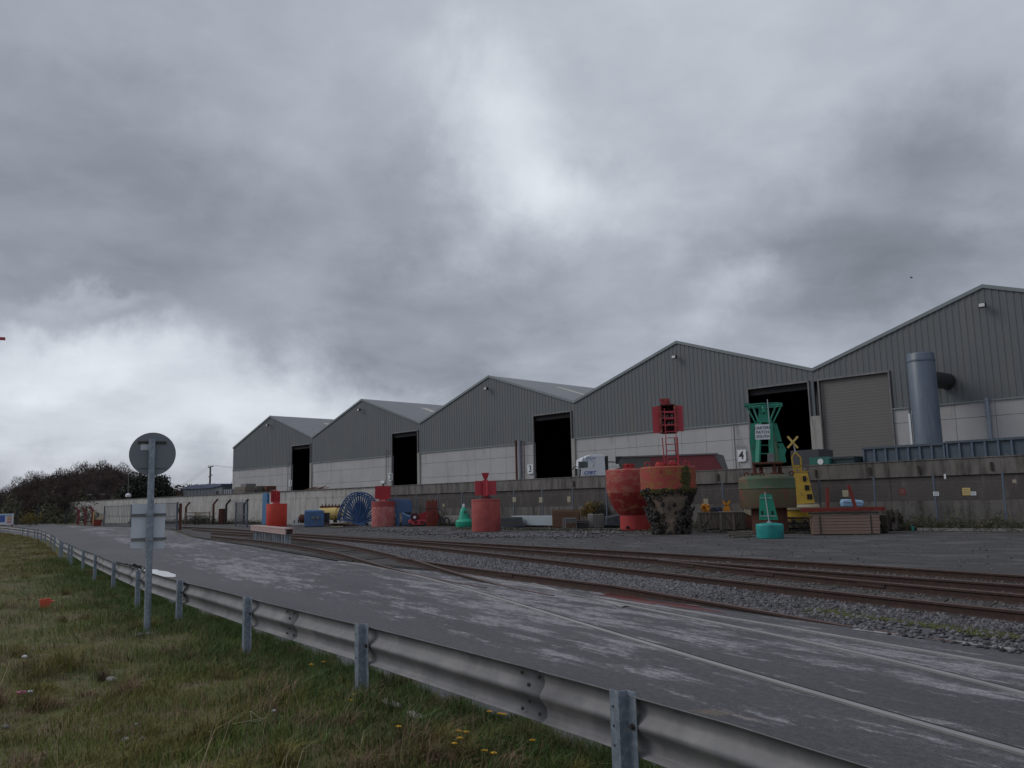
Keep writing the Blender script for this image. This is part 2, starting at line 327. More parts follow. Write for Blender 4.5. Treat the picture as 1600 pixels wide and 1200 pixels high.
# ---- road surface: dark asphalt, pale dusty wear streaked along the driving direction
def asphalt():
    m = bpy.data.materials.new('asphalt'); m.use_nodes = True; t = m.node_tree; n = t.nodes; l = t.links; b = n['Principled BSDF']
    g = n.new('ShaderNodeNewGeometry')
    rot = n.new('ShaderNodeVectorRotate'); rot.rotation_type = 'Z_AXIS'; rot.inputs['Angle'].default_value = math.atan(.24); l.new(g.outputs['Position'], rot.inputs['Vector'])
    def nz(s, st, d=8, r=.62, o=0):
        mp = n.new('ShaderNodeMapping'); mp.inputs['Scale'].default_value = st; mp.inputs['Location'].default_value = (o, o, 0); l.new(rot.outputs[0], mp.inputs[0])
        q = n.new('ShaderNodeTexNoise'); q.inputs['Scale'].default_value = s; q.inputs['Detail'].default_value = d; q.inputs['Roughness'].default_value = r
        l.new(mp.outputs[0], q.inputs['Vector']); return q.outputs[0]
    def rg(src, a, bb, c=0.0, d=1.0):
        q = n.new('ShaderNodeMapRange'); q.inputs[1].default_value = a; q.inputs[2].default_value = bb; q.inputs[3].default_value = c; q.inputs[4].default_value = d; l.new(src, q.inputs[0]); return q.outputs[0]
    def ma(op, a, bb):
        q = n.new('ShaderNodeMath'); q.operation = op
        for i, v in enumerate((a, bb)):
            if isinstance(v, float): q.inputs[i].default_value = v
            else: l.new(v, q.inputs[i])
        return q.outputs[0]
    def mix(f, a, bb):
        q = n.new('ShaderNodeMix'); q.data_type = 'RGBA'; l.new(f, q.inputs['Factor'])
        for k, v in (('A', a), ('B', bb)):
            if isinstance(v, tuple): q.inputs[k].default_value = (*v, 1)
            else: l.new(v, q.inputs[k])
        return q.outputs['Result']
    sp = n.new('ShaderNodeSeparateXYZ'); l.new(rot.outputs[0], sp.inputs[0])
    # worn lane band: centre of the carriageway is dustier
    y = sp.outputs[1]
    big = nz(.28, (.35, 1.2, 1), 4); fine = nz(2.4, (.28, 1.35, 1), 10, .72, 7); grit = ma('ADD', ma('MULTIPLY', nz(55, (1, 1, 1), 3, .7), .5), ma('MULTIPLY', nz(13, (1, 1, 1), 5, .8, 5), .5))
    band = ma('MULTIPLY', rg(y, 3.9, 5.2), rg(y, 13.5, 9.5, .25, 1.0))
    wear = ma('ADD', ma('MULTIPLY', big, .48), ma('MULTIPLY', fine, .62))
    wear = ma('ADD', wear, ma('MULTIPLY', ma('SUBTRACT', band, 1.0), .13))
    f1 = rg(ma('ADD', wear, ma('MULTIPLY', ma('SUBTRACT', nz(9, (.5, 1.6, 1), 6, .75, 31), .5), .24)), .548, .612)
    c = mix(rg(nz(.5, (.3, 1, 1), 6, .6, 3), .35, .65), (.047, .046, .053), (.072, .070, .077))
    c = mix(f1, c, (.245, .238, .250))
    c = mix(rg(nz(.9, (.4, 1.3, 1), 9, .7, 21), .60, .68), c, (.055, .054, .055))
    c = mix(rg(nz(.35, (1, 1.5, 1), 5, .6, 40), .66, .74), c, (.17, .125, .08))
    h = n.new('ShaderNodeMixRGB'); h.blend_type = 'MULTIPLY'; h.inputs[0].default_value = .85; l.new(c, h.inputs[1])
    gr = n.new('ShaderNodeCombineXYZ'); v = rg(grit, .36, .64, .1, 1.9); [l.new(v, gr.inputs[i]) for i in range(3)]; l.new(gr.outputs[0], h.inputs[2])
    l.new(h.outputs[0], b.inputs['Base Color'])
    l.new(rg(f1, 0, 1, .62, .85), b.inputs['Roughness'])
    bp = n.new('ShaderNodeBump'); bp.inputs['Distance'].default_value = .004; l.new(grit, bp.inputs['Height']); l.new(bp.outputs[0], b.inputs['Normal'])
    return m
K['asph'] = asphalt()
K['yard'] = mat('yard', (.070, .066, .068), (.042, .040, .038), .6, .95, .05, 10, c3=(.12, .117, .122), t3=.58, sc3=.9, w3=.09, world=True, stretch=(.6, 1.3, 1))
K['ballast'] = mat('ballast', (.078, .073, .073), (.045, .042, .042), 4, .95, .04, 16, c3=(.16, .155, .16), t3=.60, sc3=9, world=True)
K['ballast_stone'] = mat('ballast_stone', (.085, .083, .090), (.155, .15, .162), 8, .95, isl=.7, world=True)
K['earth'] = mat('earth', (.075, .070, .035), (.055, .060, .028), .12, .95, .05, 3, c3=(.11, .09, .055), t3=.58, sc3=.4, world=True)
K['verge'] = mat('verge', (.105, .10, .026), (.068, .085, .020), 1.2, .95, .03, 14, c3=(.16, .12, .075), t3=.57, sc3=2.2, w3=.08, world=True)
K['platform'] = mat('platform', (.14, .135, .13), (.10, .10, .10), .4, .9, world=True)

# ------------------------------------------------------------------ ground
RAILLINE = [(14, .3), (6, 1.75), (-.1, 2.93), (-2.93, 3.60), (-6.2, 4.13), (-9.08, 4.51), (-12.15, 4.99), (-14.95, 5.42), (-17.79, 5.97), (-21.0, 6.63), (-25, 7.45), (-28.7, 8.27),
            (-32.1, 8.97), (-39.1, 10.63), (-46, 12.2), (-54, 13.9), (-63, 15.3), (-74, 16.8), (-86, 18), (-98, 19)]
def resample(pts, step):
    out = [Vector(p) for p in pts[:1]]; acc = 0
    for a, b in zip(pts[:-1], pts[1:]):
        a, b = Vector(a), Vector(b); d = (b-a).length; t = step-acc
        while t <= d: out.append(a+(b-a)*(t/d)); t += step
        acc = d-(t-step)
    return out
def sheet(name, poly, z, m, kind='structure', label=None):
    mb = MB(); mb.add([(x, y, z) for x, y in poly], [tuple(range(len(poly)))])
    o = struct(name, mb, m, kind=kind, label=label)
    import bmesh
    bm = bmesh.new(); bm.from_mesh(o.data); bmesh.ops.recalc_face_normals(bm, faces=bm.faces)
    for f in bm.faces:
        if f.normal.z < 0: f.normal_flip()
    bmesh.ops.triangulate(bm, faces=bm.faces); bm.to_mesh(o.data); bm.free(); return o
sheet('ground', [(-2500, -2000), (1500, -2000), (1500, 2500), (-2500, 2500)], -.05, K['earth'])
near = [(x, y-.05) for x, y in RAILLINE]
far_edge = [(-150, 40), (-114, 31.5), (-86, 31.0), (-72, 28.6), (-62, 25.2), (-49.4, 21), (-34, 17.3), (-29.6, 16.1), (-21.7, 14.0), (-18, 13.6), (-13.6, 13.5), (-9.2, 12.6), (-5.1, 11.75), (-3, 11.1), (4, 9.2), (20, 4.8), (30, 2)]
sheet('road', near + [(-150, 24)] + far_edge, 0.0, K['asph'])
sheet('yard_ground', [(-49.4, 21.3), (-72, 29), (-86, 31.4), (-112, 33), (-112, 40.45), (30, 40.45), (30, 2.2), (20, 5.0), (4, 9.4), (-3, 11.3), (-5.1, 11.95), (-9.2, 12.8), (-21.7, 14.2), (-34, 17.5)], -.012, K['yard'])

# ---- verge: an uneven grassy bank between the camera and the crash barrier
def rail_y(x):
    for (x0, y0), (x1, y1) in zip(RAILLINE[:-1], RAILLINE[1:]):
        if x1 <= x <= x0: return y0+(y1-y0)*(x-x0)/(x1-x0)
    return RAILLINE[-1][1]+(x-RAILLINE[-1][0])*-.1
EO = .72
def verge_h(x, y):
    e = rail_y(x)+EO-y
    h = .10*min(1, max(0, e+.1)/.5) + .02*math.sin(x*1.3+y)+.025*math.sin(x*.7-y*1.9)+.018*math.sin(x*3.1+y*2.3)
    if e > 1.5: h += min(.35, (e-1.5)*.035)*min(1, max(0, (-x-8)/10))
    return h if e > .02 else min(h, .02)
xs = list(np.concatenate([np.arange(14, -40, -.35), np.arange(-40, -100, -1.0)])); js = [0, .12, .25, .4, .6, .85, 1.2, 1.5, 1.6, 2.1, 2.7, 3.4, 4.3, 5.4, 7, 9, 12, 16, 24, 40]
mb = MB(); vs = []; 
for x in xs:
    for j in js:
        y = rail_y(x)+EO+.03-j; vs.append((x, y, verge_h(x, y)))
n = len(js); mb.add(vs, [(i*n+j, (i+1)*n+j, (i+1)*n+j+1, i*n+j+1) for i in range(len(xs)-1) for j in range(n-1)])
struct('verge', mb, K['verge'], True)

# ------------------------------------------------------------------ sheds
VX0, UW, FY = -28.76, 24.39, 60.0
ZB, ZC, ZE, ZA, DT = 1.6, 7.55, 11.15, 15.2, 10.2
DEPTH = 75.0
panel_cache = {}
def panel_mesh(w, h, k):
    key = (round(w, 3), round(h, 3), k)
    if key not in panel_cache:
        m = MB(); m.prism([(.012, .012), (w-.012, .012), (w-.012, h-.012), (.012, h-.012)], 0, .12); panel_cache[key] = m.mesh('panel', K['conc'] if k == 0 else K['conc_yellow'])
    return panel_cache[key]
def corrugated(mb, x0, x1, ybase, zb, zt, pitch=.42, d=.032):
    """profiled sheet facing -Y, zb and zt are functions of x"""
    prof = [(0, 0), (.36, 0), (.46, 1), (.90, 1), (1.0, 0)]; xs = []
    k = 0
    nr = int(round((x1-x0)/pitch)); pitch = (x1-x0)/nr
    for i in range(nr):
        for a, b in prof[:-1]: xs.append((x0+(i+a)*pitch, b))
    xs.append((x1, 0)); vs = []
    for x, b in xs: vs += [(x, ybase-b*d, zb(x)), (x, ybase-b*d, zt(x))]
    mb.add(vs, [(2*i, 2*i+2, 2*i+3, 2*i+1) for i in range(len(xs)-1)])
def shed(u):
    xr = VX0-UW*u + (UW if False else 0)      # u=0: right edge at the valley between stores 4 and 5
    if u < 0: xr = VX0+UW
    xl = xr-UW; xm = (xl+xr)/2
    names = {0: 'grey clad store shed marked 4 with open doorway beside the closed shutter', 1: 'grey clad store shed marked 3 with open dark doorway behind the lorry cab',
             2: 'grey clad store shed marked 2, second from the far left end', 3: 'farthest grey clad store shed marked 1 at the left end of the row',
             -1: 'nearest grey clad shed with a closed roller shutter and a tall blue flue'}
    t = thing('store_shed', names[u], 'shed', (xl, FY, 0), 0, 'row of gabled store sheds')
    def top(x): return ZA-(ZA-ZE)*abs(x-UW/2)/(UW/2)
    if u >= 0: da, db = UW-5.55, UW-.45
    else: da, db = .45, 5.6
    if u == 3: pass
    # cladding above the concrete, notched round the door
    c = MB()
    corrugated(c, 0, da, 0, lambda x: ZC, top) if u >= 0 else corrugated(c, 0, da, 0, lambda x: DT, top)
    corrugated(c, da, db, 0, lambda x: DT, top)
    corrugated(c, db, UW, 0, (lambda x: ZC) if u >= 0 else (lambda x: ZC), top)
    c.build('cladding', K['clad'], t)
    # concrete panels
    pw = UW/10
    rows = [(ZB, 3.2), (3.2, 4.6), (4.6, 6.25), (6.25, ZC)] if u >= 0 else [(ZB, 3.1), (3.1, 4.9), (4.9, 6.5), (6.5, ZC)]
    if u >= 0: xsp = [i*pw for i in range(8)]+[da]
    else: xsp = [db, 7.3]+[7.3+i*pw for i in range(1, 7)]+[UW]
    for a, b in zip(xsp[:-1], xsp[1:]):
        if b-a < .3: continue
        for z0, z1 in rows:
            if z1 < 2: continue
            inst('panel', panel_mesh(b-a, z1-z0, 0 if u >= 0 else (0 if a > -1 else 1)), t, (a, -.02+random.uniform(-.006, .006), z0))
    # pilasters beside the doorway
    p = MB()
    if u >= 0: p.box((UW-.225+.0, .0, (ZB+ZC)/2), (.43, .36, ZC-ZB))
    else: p.box((.20, 0, (ZB+ZC)/2), (.44, .36, ZC-ZB))
    p.build('pilaster', K['conc_yellow'], t)
    # hollow body: side walls, back wall, floor, roof
    s = MB(); s.box((UW-.12 if u < 3 else .12, DEPTH/2+.3, (ZB+ZE)/2-.03), (.2, DEPTH-.6, ZE-ZB-.06))
    if u == 3: s.box((UW-.12, DEPTH/2+.3, (ZB+ZE)/2-.03), (.2, DEPTH-.6, ZE-ZB-.06))
    s.prism([(0.02, ZB), (UW-.02, ZB), (UW-.02, ZE-.1), (UW/2, ZA-.1), (0.02, ZE-.1)], DEPTH-.2, DEPTH)
    s.box((UW/2, .35+.12, (ZC+ZE)/2+.4), (UW-.6, .1, 1.2)) if False else None
    s.build('inner_wall', K['inner'], t)
    fl = MB(); fl.box((UW/2, DEPTH/2, ZB-.06), (UW, DEPTH, .1)); fl.build('shed_floor', K['inner'], t)
    r = MB()
    for sgn in (0, 1):
        e0 = (0 if sgn == 0 else UW); 
        r.add([(e0, -.10, ZE+.04), (UW/2, -.10, ZA+.04), (UW/2, DEPTH, ZA+.04), (e0, DEPTH, ZE+.04), (e0, -.10, ZE-.06), (UW/2, -.10, ZA-.06), (UW/2, DEPTH, ZA-.06), (e0, DEPTH, ZE-.06)],
              [(0, 1, 2, 3) if sgn else (3, 2, 1, 0), (4, 5, 6, 7), (0, 1, 5, 4), (2, 3, 7, 6)])
    r.build('roof', K['roof'], t)
    # roof lights: translucent sheets lying on the slopes
    for k in range(5):
        y0 = 7+k*14; q = MB()
        f0, f1 = .25, .72
        P_ = lambda f, y: (UW/2+(UW/2)*f, y, ZA-(ZA-ZE)*f+.06)
        a = [P_(f0, y0), P_(f1, y0), P_(f1, y0+1.1), P_(f0, y0+1.1)]
        q.add(a+[(x, y, z-.015) for x, y, z in a], [(0, 1, 2, 3), (0, 4, 5, 1), (1, 5, 6, 2), (2, 6, 7, 3), (3, 7, 4, 0)]); q.build('roof_light', K['skylight'], t)
    # barge flashing
    for sgn in (-1, 1):
        q = MB(); x0 = UW/2; x1 = UW/2+sgn*UW/2
        q.add([(x0, -.13, ZA+.08), (x1, -.13, ZE+.08), (x1, -.13, ZE-.17), (x0, -.13, ZA-.17), (x0, -.06, ZA+.08), (x1, -.06, ZE+.08), (x1, -.06, ZE-.17), (x0, -.06, ZA-.17)],
              [(0, 1, 2, 3), (7, 6, 5, 4), (0, 4, 5, 1), (3, 2, 6, 7)]); q.build('flashing', K['clad_trim'], t)
    q = MB(); q.box((UW/2+0, -.09, ZC-.05), (.01, .01, .01)) if False else None
    q.box(((0+da)/2 if u >= 0 else (db+UW)/2, -.10, ZC-.02), ((da if u >= 0 else UW-db), .06, .10)); q.build('drip_flashing', K['clad_trim'], t)
    # door frame
    q = MB(); q.box((da-.05, -.09, (ZB+DT)/2), (.12, .14, DT-ZB)); q.box((db+.05, -.09, (ZB+DT)/2), (.10, .14, DT-ZB)); q.box(((da+db)/2, -.09, DT+.06), (db-da+.2, .14, .14)); q.build('door_frame', K['galv_dull'], t)
    if u < 0:
        q = MB(); k = 0; z = ZB
        vs = []; fs = []
        zs = [ZB+i*.11 for i in range(int((DT-ZB)/.11)+1)]
        for i, z in enumerate(zs): vs += [(da, .10+(i % 2)*.004, z), (db, .10+(i % 2)*.004, z)]
        q.add(vs, [(2*i, 2*i+1, 2*i+3, 2*i+2) for i in range(len(zs)-1)]); q.build('roller_shutter', K['shutter'], t)
    else:
        q = MB(); q.box(((da+db)/2, .45, DT-.25), (db-da, .6, .5)); q.build('shutter_roll', K['dark'], t)
    # floodlight under the apex
    q = MB(); q.bar((UW/2, -.1, ZA-1.35), (UW/2, -.45, ZA-1.30), .06); q.box((UW/2, -.5, ZA-1.42), (.42, .26, .30)); fl_ = q.build('floodlight', K['black'], t)
    q = MB(); q.box((UW/2, -.64, ZA-1.42), (.34, .02, .22)); q.build('lamp_glass', K['white'], fl_)
    return t, da, db
sheds = {}
for u in (-1, 0, 1, 2, 3): sheds[u] = shed(u)
# numbers on the sheds
for u, num in ((3, '1'), (2, '2'), (1, '3'), (0, '4')):
    t, da, db = sheds[u]
    px = {3: (453, 755), 2: (609.5, 745.5), 1: (828, 733), 0: (1158, 712)}[u]
    p = W(px[0], px[1], FY-.2); lx = p.x-t.location.x; lz = p.z
    q = MB(); w_, h_ = .82, .95
    q.prism([(lx-w_/2+.1, lz-h_/2), (lx+w_/2-.1, lz-h_/2), (lx+w_/2, lz-h_/2+.12), (lx+w_/2, lz+h_/2), (lx-w_/2, lz+h_/2), (lx-w_/2, lz-h_/2+.12)], -.16, -.13)
    s = q.build('number_sign', K['white'], t)
    text('numeral', num, .95, K['ink'], s, (lx, -.17, lz), off=.012)
    if u in (0,): text('store_lettering', 'STORE', .30, K['sign_back'], s, (lx, -.15, lz+.72))
# conduits and downpipes
def pipe(u, px, y0, y1, r, m='galv_dull', nm='downpipe'):
    t = sheds[u][0]; p = W(px, (y0+y1)/2, FY-.2); a = W(px, y0, FY-.2).z; q = MB(); q.tube((p.x-t.location.x, -.22, 2.0), (p.x-t.location.x, -.22, a), r, r, 8); q.build(nm, K[m], t)
pipe(1, 807, 688, 748, .11, 'rust'); pipe(1, 812, 688, 748, .17, 'shed_wall'); pipe(1, 819.5, 690, 737, .045, 'rust', 'conduit')
pipe(2, 603.5, 702, 750, .05, 'galv_dull', 'conduit'); pipe(3, 450, 722, 760, .05, 'galv_dull', 'conduit'); pipe(0, 1148, 662, 716, .05, 'galv_dull', 'conduit')
pipe(-1, 1545, 622, 690, .14, 'galv_post')
# fixed label on store 2 wall
t = sheds[2][0]; p = W(597, 753, FY-.2); q = MB(); q.box((p.x-t.location.x, -.15, p.z), (.8, .03, .35)); s = q.build('notice', K['white'], t)

# fan outlet on the nearest shed

# ------------------------------------------------------------------ platform and retaining wall
pf = MB(); pf.box(((-150+30)/2, (41.2+FY)/2, ZB/2-.03), (180, FY-41.2, ZB)); struct('platform', pf, K['platform'])
WY = 40.5; WT = 3.14
rw = thing('retaining_wall', 'long concrete retaining wall with pale parapet below the sheds', 'wall', (0, WY, 0))
sec = {}
def wsec(name, w, z0, z1, m, y0=0, y1=.6):
    q = MB(); q.prism([(.01, z0), (w-.01, z0), (w-.01, z1), (.01, z1)], y0, y1); return q.mesh(name, m)
lo_d = wsec('wall_panel', 6, -.1, 2.42, K['wall_dark']); lo_t = wsec('wall_panel', 6, -.1, 1.3, K['parapet'], -.02, .6); lo_u = wsec('wall_panel', 6, 1.31, 2.42, K['wall_dark'])
lo_l = wsec('wall_panel', 6, -.1, 2.42, K['wall_light'])
pa_d = wsec('parapet', 6, 2.42, WT, K['parapet'], -.08, .55); pa_l = wsec('parapet', 6, 2.42, WT, K['wall_light'], -.012, .55)
cp = wsec('coping', 6, WT, WT+.05, K['parapet'], -.11, .58)
for i in range(27):
    x = 20-6*(i+1)
    if -60 < x < -14:
        inst('wall_panel', lo_t, rw, (x, random.uniform(-.008, .008), 0)); inst('wall_panel', lo_u, rw, (x, random.uniform(-.008, .008), 0))
    else: inst('wall_panel', lo_d if x > -60 else lo_l, rw, (x, random.uniform(-.008, .008), 0))
    inst('parapet', pa_d if x > -60 else pa_l, rw, (x, random.uniform(-.006, .006), random.uniform(-.01, .01)))
    inst('coping', cp, rw, (x, 0, 0))
stub = MB(); stub.box((0, -.12, 2.75), (.08, .07, .38)); stm = stub.mesh('stub_post', K['wood_dark'])
for px in (1055, 1123, 1275, 1360, 1451, 1553, 902): 
    p = W(px, 735, WY); inst('stub_post', stm, rw, (p.x, 0, 0), (0, random.uniform(-.15, .15), 0))

# chain-link fence before the wall
FX = [-54.5+2.72*i for i in range(17)]+[-9.5, -6.8, -4, -1.3]
FXY = 39.6
cf = thing('chainlink_fence', 'grey post and chainlink fence running along the foot of the retaining wall', 'fence', (0, FXY, 0))
pm_ = MB(); pm_.bar((0, 0, -.1), (0, 0, 2.42), .07); pmm = pm_.mesh('fence_post', K['silo'])
for x in FX: inst('fence_post', pmm, cf, (x, 0, 0), (random.uniform(-.02, .02), random.uniform(-.02, .02), 0))
mw = MB()
for k in range(18):      # one bay of woven wire
    w_ = 2.62; h_ = 2.0; 
for z in (.08, 1.1, 2.1): mw.tube((.04, 0, z), (2.68, 0, z), .006, .006, 3, False)
step = .13
for k in range(-16, 21):
    for s_ in (1, -1):
        xa = k*step; za = .08; xb = xa+2.02; zb_ = 2.1
        a, b = (max(0, -xa), min(2.02, 2.64-xa))
        if b <= a: continue
        A = (xa+a, 0, za+a); B_ = (xa+b, 0, za+b)
        if s_ < 0: A = (2.68-A[0], .002, A[2]); B_ = (2.68-B_[0], .002, B_[2])
        mw.tube((A[0]+.04*(s_ > 0), A[1], A[2]), (B_[0]+.04*(s_ > 0), B_[1], B_[2]), .0028, .0028, 3, False)
mwm = mw.mesh('wire_mesh', K['galv_dull'])
for a in FX[:16]+FX[17:20]: inst('wire_mesh', mwm, cf, (a, -.04, 0))
# small notices hung on the fence
NOT = [(803.5, 780.5, 'cream', .30, .32, 'faded cream notice hung on the fence, leftmost of the bay left of the brick stack'), (845, 781, 'cream', .30, .34, 'faded cream notice on the fence above the pale concrete beam'), (889, 780, 'cream', .26, .34, 'faded cream notice on the fence just left of the gorse bush'),
       (1103, 785, 'cream', .28, .38, 'narrow cream notice on the fence above the timber crates'), (1321, 771, 'cream', .28, .30, 'square cream notice on the fence between two red uprights'),
       (1410, 768, 'rust_red', .28, .30, 'square reddish notice fixed on the fence right of the timber stack'), (1462.5, 771.5, 'white', .24, .18, 'small white notice alone on the fence between red and orange notices'),
       (1510, 768, 'yellow_pale', .32, .32, 'square faded orange yellow notice on the fence right of the leaning post'), (1520.5, 771, 'white', .24, .16, 'small white notice touching the orange one on the fence'),
       (1585, 752, 'cream', .14, .14, 'small round cream notice high on the fence at the right'), (1476.5, 744.5, 'white', .08, .22, 'thin white tag high up on the fence near the leaning post'), (693, 789.5, 'cream', .22, .22, 'small pale notice on the fence left of the green bell buoy')]
for x, y, m, w_, h_, lab in NOT:
    p = W(x, y, FXY-.09); q = MB(); q.box((0, 0, 0), (w_, .015, h_)); 
    t = thing('notice', lab, 'notice', p, 0, 'notices on the chainlink fence'); q.build('plate', K[m], t)
    q = MB()
    for k in range(3): q.box((0, -.012, h_*.28-k*h_*.25), (w_*.7, .006, h_*.07))
    if w_ > .12: q.build('print', K['sign_back'], t)

# low pale kerb along the wall foot
p0, p1 = G(1435, 829), G(1598, 829); kb = MB(); kb.bar((p0.x, 38.9, .06), (p1.x+1, 38.9, .06), .12, .12); tag(kb.build('edging_beam', K['block'], None), 'low pale timber edging lying along the fence foot at the right', 'beam')

# ------------------------------------------------------------------ railway
def smooth_poly(px, z, deg=3, ext=(0, 0), n=60):
    pts = np.array([tuple(G(x, y, z))[:2] for x, y in px]); d = min(deg, len(pts)-1)
    c = np.polyfit(pts[:, 0], pts[:, 1], d); a, b = pts[:, 0].min(), pts[:, 0].max()
    xs = np.linspace(a, b, n); out = [(x, float(np.polyval(c, x))) for x in xs]
    if ext[0]:
        dx = xs[1]-xs[0]; s = (out[1][1]-out[0][1])/dx; out = [(a-ext[0], out[0][1]-s*ext[0])]+out
    if ext[1]:
        dx = xs[1]-xs[0]; s = (out[-1][1]-out[-2][1])/dx; out = out+[(b+ext[1], out[-1][1]+s*ext[1])]
    return out
def sweep(mb, path, prof, z, closed=True, sink=None):
    n = len(prof); vs = []
    P_ = [Vector((x, y, 0)) for x, y in path]
    for i, p in enumerate(P_):
        d = (P_[min(i+1, len(P_)-1)]-P_[max(i-1, 0)]).normalized(); nn = Vector((-d.y, d.x, 0))
        dz = 0 if not sink else -(ZR-.012)*min(1, max(0, (p.x-sink[0])/(sink[1]-sink[0])))
        for a, b in prof: vs.append((p.x+nn.x*a, p.y+nn.y*a, z+b+dz))
    fs = [(i*n+j, i*n+(j+1) % n, (i+1)*n+(j+1) % n, (i+1)*n+j) for i in range(len(P_)-1) for j in range(n)]
    return mb.add(vs, fs)
RP = [(-.07, -.165), (.07, -.165), (.07, -.145), (.012, -.12), (.012, -.05), (.037, -.035), (.037, -.004), (.03, 0), (-.03, 0), (-.037, -.004), (-.037, -.035), (-.012, -.05), (-.012, -.12), (-.07, -.145)]
ZR = .155
def rail(parent, px, ext=(0, 0), deg=3, road=False, sink=None):
    path = smooth_poly(px, 0.0 if road else ZR, deg, ext)
    if not road:
        mb = MB(); sweep(mb, path, RP, ZR, sink=sink); mb.m = [1 if j % 14 in (6, 7, 8) else 0 for j in range(len(mb.f))]
        mb.build('rail', [K['rail'], K['railtop']], parent)
        for k in range(8, len(path)-4, 17):      # joint plates
            if sink and path[k][0] > sink[0]: continue
            a, b = Vector((*path[k], ZR-.07)), Vector((*path[k+1], ZR-.07)); d = (b-a).normalized(); j = MB(); j.bar(a-d*.3, a+d*.3, .056, .06); j.build('joint_plate', K['rail'], parent)
    else:
        mb = MB(); sweep(mb, path, [(-.036, -.01), (.036, -.01), (.036, .018), (-.036, .018)], 0); mb.build('rail', K['railtop_road'], parent)
        g = MB(); sweep(g, path, [(.040, -.01), (.105, -.01), (.105, .006), (.040, .006)], 0); g.build('flangeway', K['groove'], parent)
    return path
def sleepers(parent, pa, pb, step, z=.0, over=.45, x0=None, x1=None):
    xa = [p[0] for p in pa]; ya = [p[1] for p in pa]; xb = [p[0] for p in pb]; yb = [p[1] for p in pb]
    lo = max(xa[0], xb[0]) if x0 is None else x0; hi = min(xa[-1], xb[-1]) if x1 is None else x1
    q = MB(); q.box((0, 0, 0), (.25, 1.0, .12)); me = q.mesh('sleeper', K['sleeper']); x = lo
    while x < hi:
        A = Vector((x, np.interp(x, xa, ya), 0)); B = Vector((x+ .2, np.interp(x, xb, yb), 0))
        d = (A-B); nn = d.normalized(); ang = math.atan2(d.y, d.x)-math.pi/2; mid = (A+B)/2
        inst('sleeper', me, parent, (mid.x, mid.y, -.045+random.uniform(-.015, .01)), (0, 0, ang+random.uniform(-.02, .02)), (1, d.length+2*over, 1)); x += step
T1 = thing('railway_track', 'farthest rusty railway track from the road, running past the buoys', 'railway track', (0, 0, 0), 0, 'railway tracks')
T2 = thing('railway_track', 'second rusty railway track, joining the farthest one at points near the buoys', 'railway track', (0, 0, 0), 0, 'railway tracks')
T3 = thing('railway_track', 'rusty railway track nearest the ballast edge that sinks into the road surface', 'railway track', (0, 0, 0), 0, 'railway tracks')
T4 = thing('railway_track', 'railway track with worn rails set flush in the road nearest the barrier', 'railway track', (0, 0, 0), 0, 'railway tracks')
A = rail(T1, [(284, 823), (391, 828), (453, 832.5), (540, 837), (850, 854), (1050, 865), (1250, 876), (1400, 886), (1600, 899)], (0, 26), 4)
Bq = rail(T1, [(400, 830.5), (540, 838.5), (850, 859.5), (1000, 872.5), (1200, 884.5), (1400, 900), (1600, 914)], (0, 26), 3)
Cq = rail(T2, [(1030, 874), (1200, 892.5), (1400, 911), (1600, 929)], (0, 26), 2)
D = rail(T2, [(300, 825.5), (400, 833), (540, 841), (697, 858.6), (850, 873), (900, 878), (1200, 911), (1600, 956)], (0, 26), 4)
sleepers(T1, A, Bq, .72, x1=12); sleepers(T2, Cq, D, .72, x1=12)
# left of the points the curve carries one set of sleepers
E_ = rail(T3, [(330, 832), (453, 840), (540, 850.5), (619, 868), (742, 894.6), (830, 912)], (0, .8), 4, sink=(-19, -12.6))
Fq = rail(T3, [(624, 869.5), (641, 874), (850, 900), (1050, 926), (1250, 951), (1380, 967)], (0, 1), 3, sink=(-10, -5.0))
Gq = rail(T4, [(330, 837), (453, 850), (540, 866), (652, 889), (730, 902)], (0, .8), 4, sink=(-24, -15.5))
sleepers(T3, E_, Gq, .75, over=.25, x1=-22)
sl2 = rail(T3, [(937, 935), (1050, 952), (1150, 967), (1250, 987), (1450, 1020), (1600, 1045)], (0, 24), 2, True)
mr = rail(T4, [(830, 912), (900, 927.5), (950, 942), (1050, 962), (1250, 1000), (1600, 1086)], (0, 24), 3, True)
hr = rail(T4, [(540, 879), (607, 889), (709, 918), (821, 947), (900, 973), (1250, 1076), (1600, 1181)], (0, 20), 3, True)
g2 = rail(T4, [(760, 905), (850, 920), (900, 930), (975, 949)], (0, 0), 2, True)
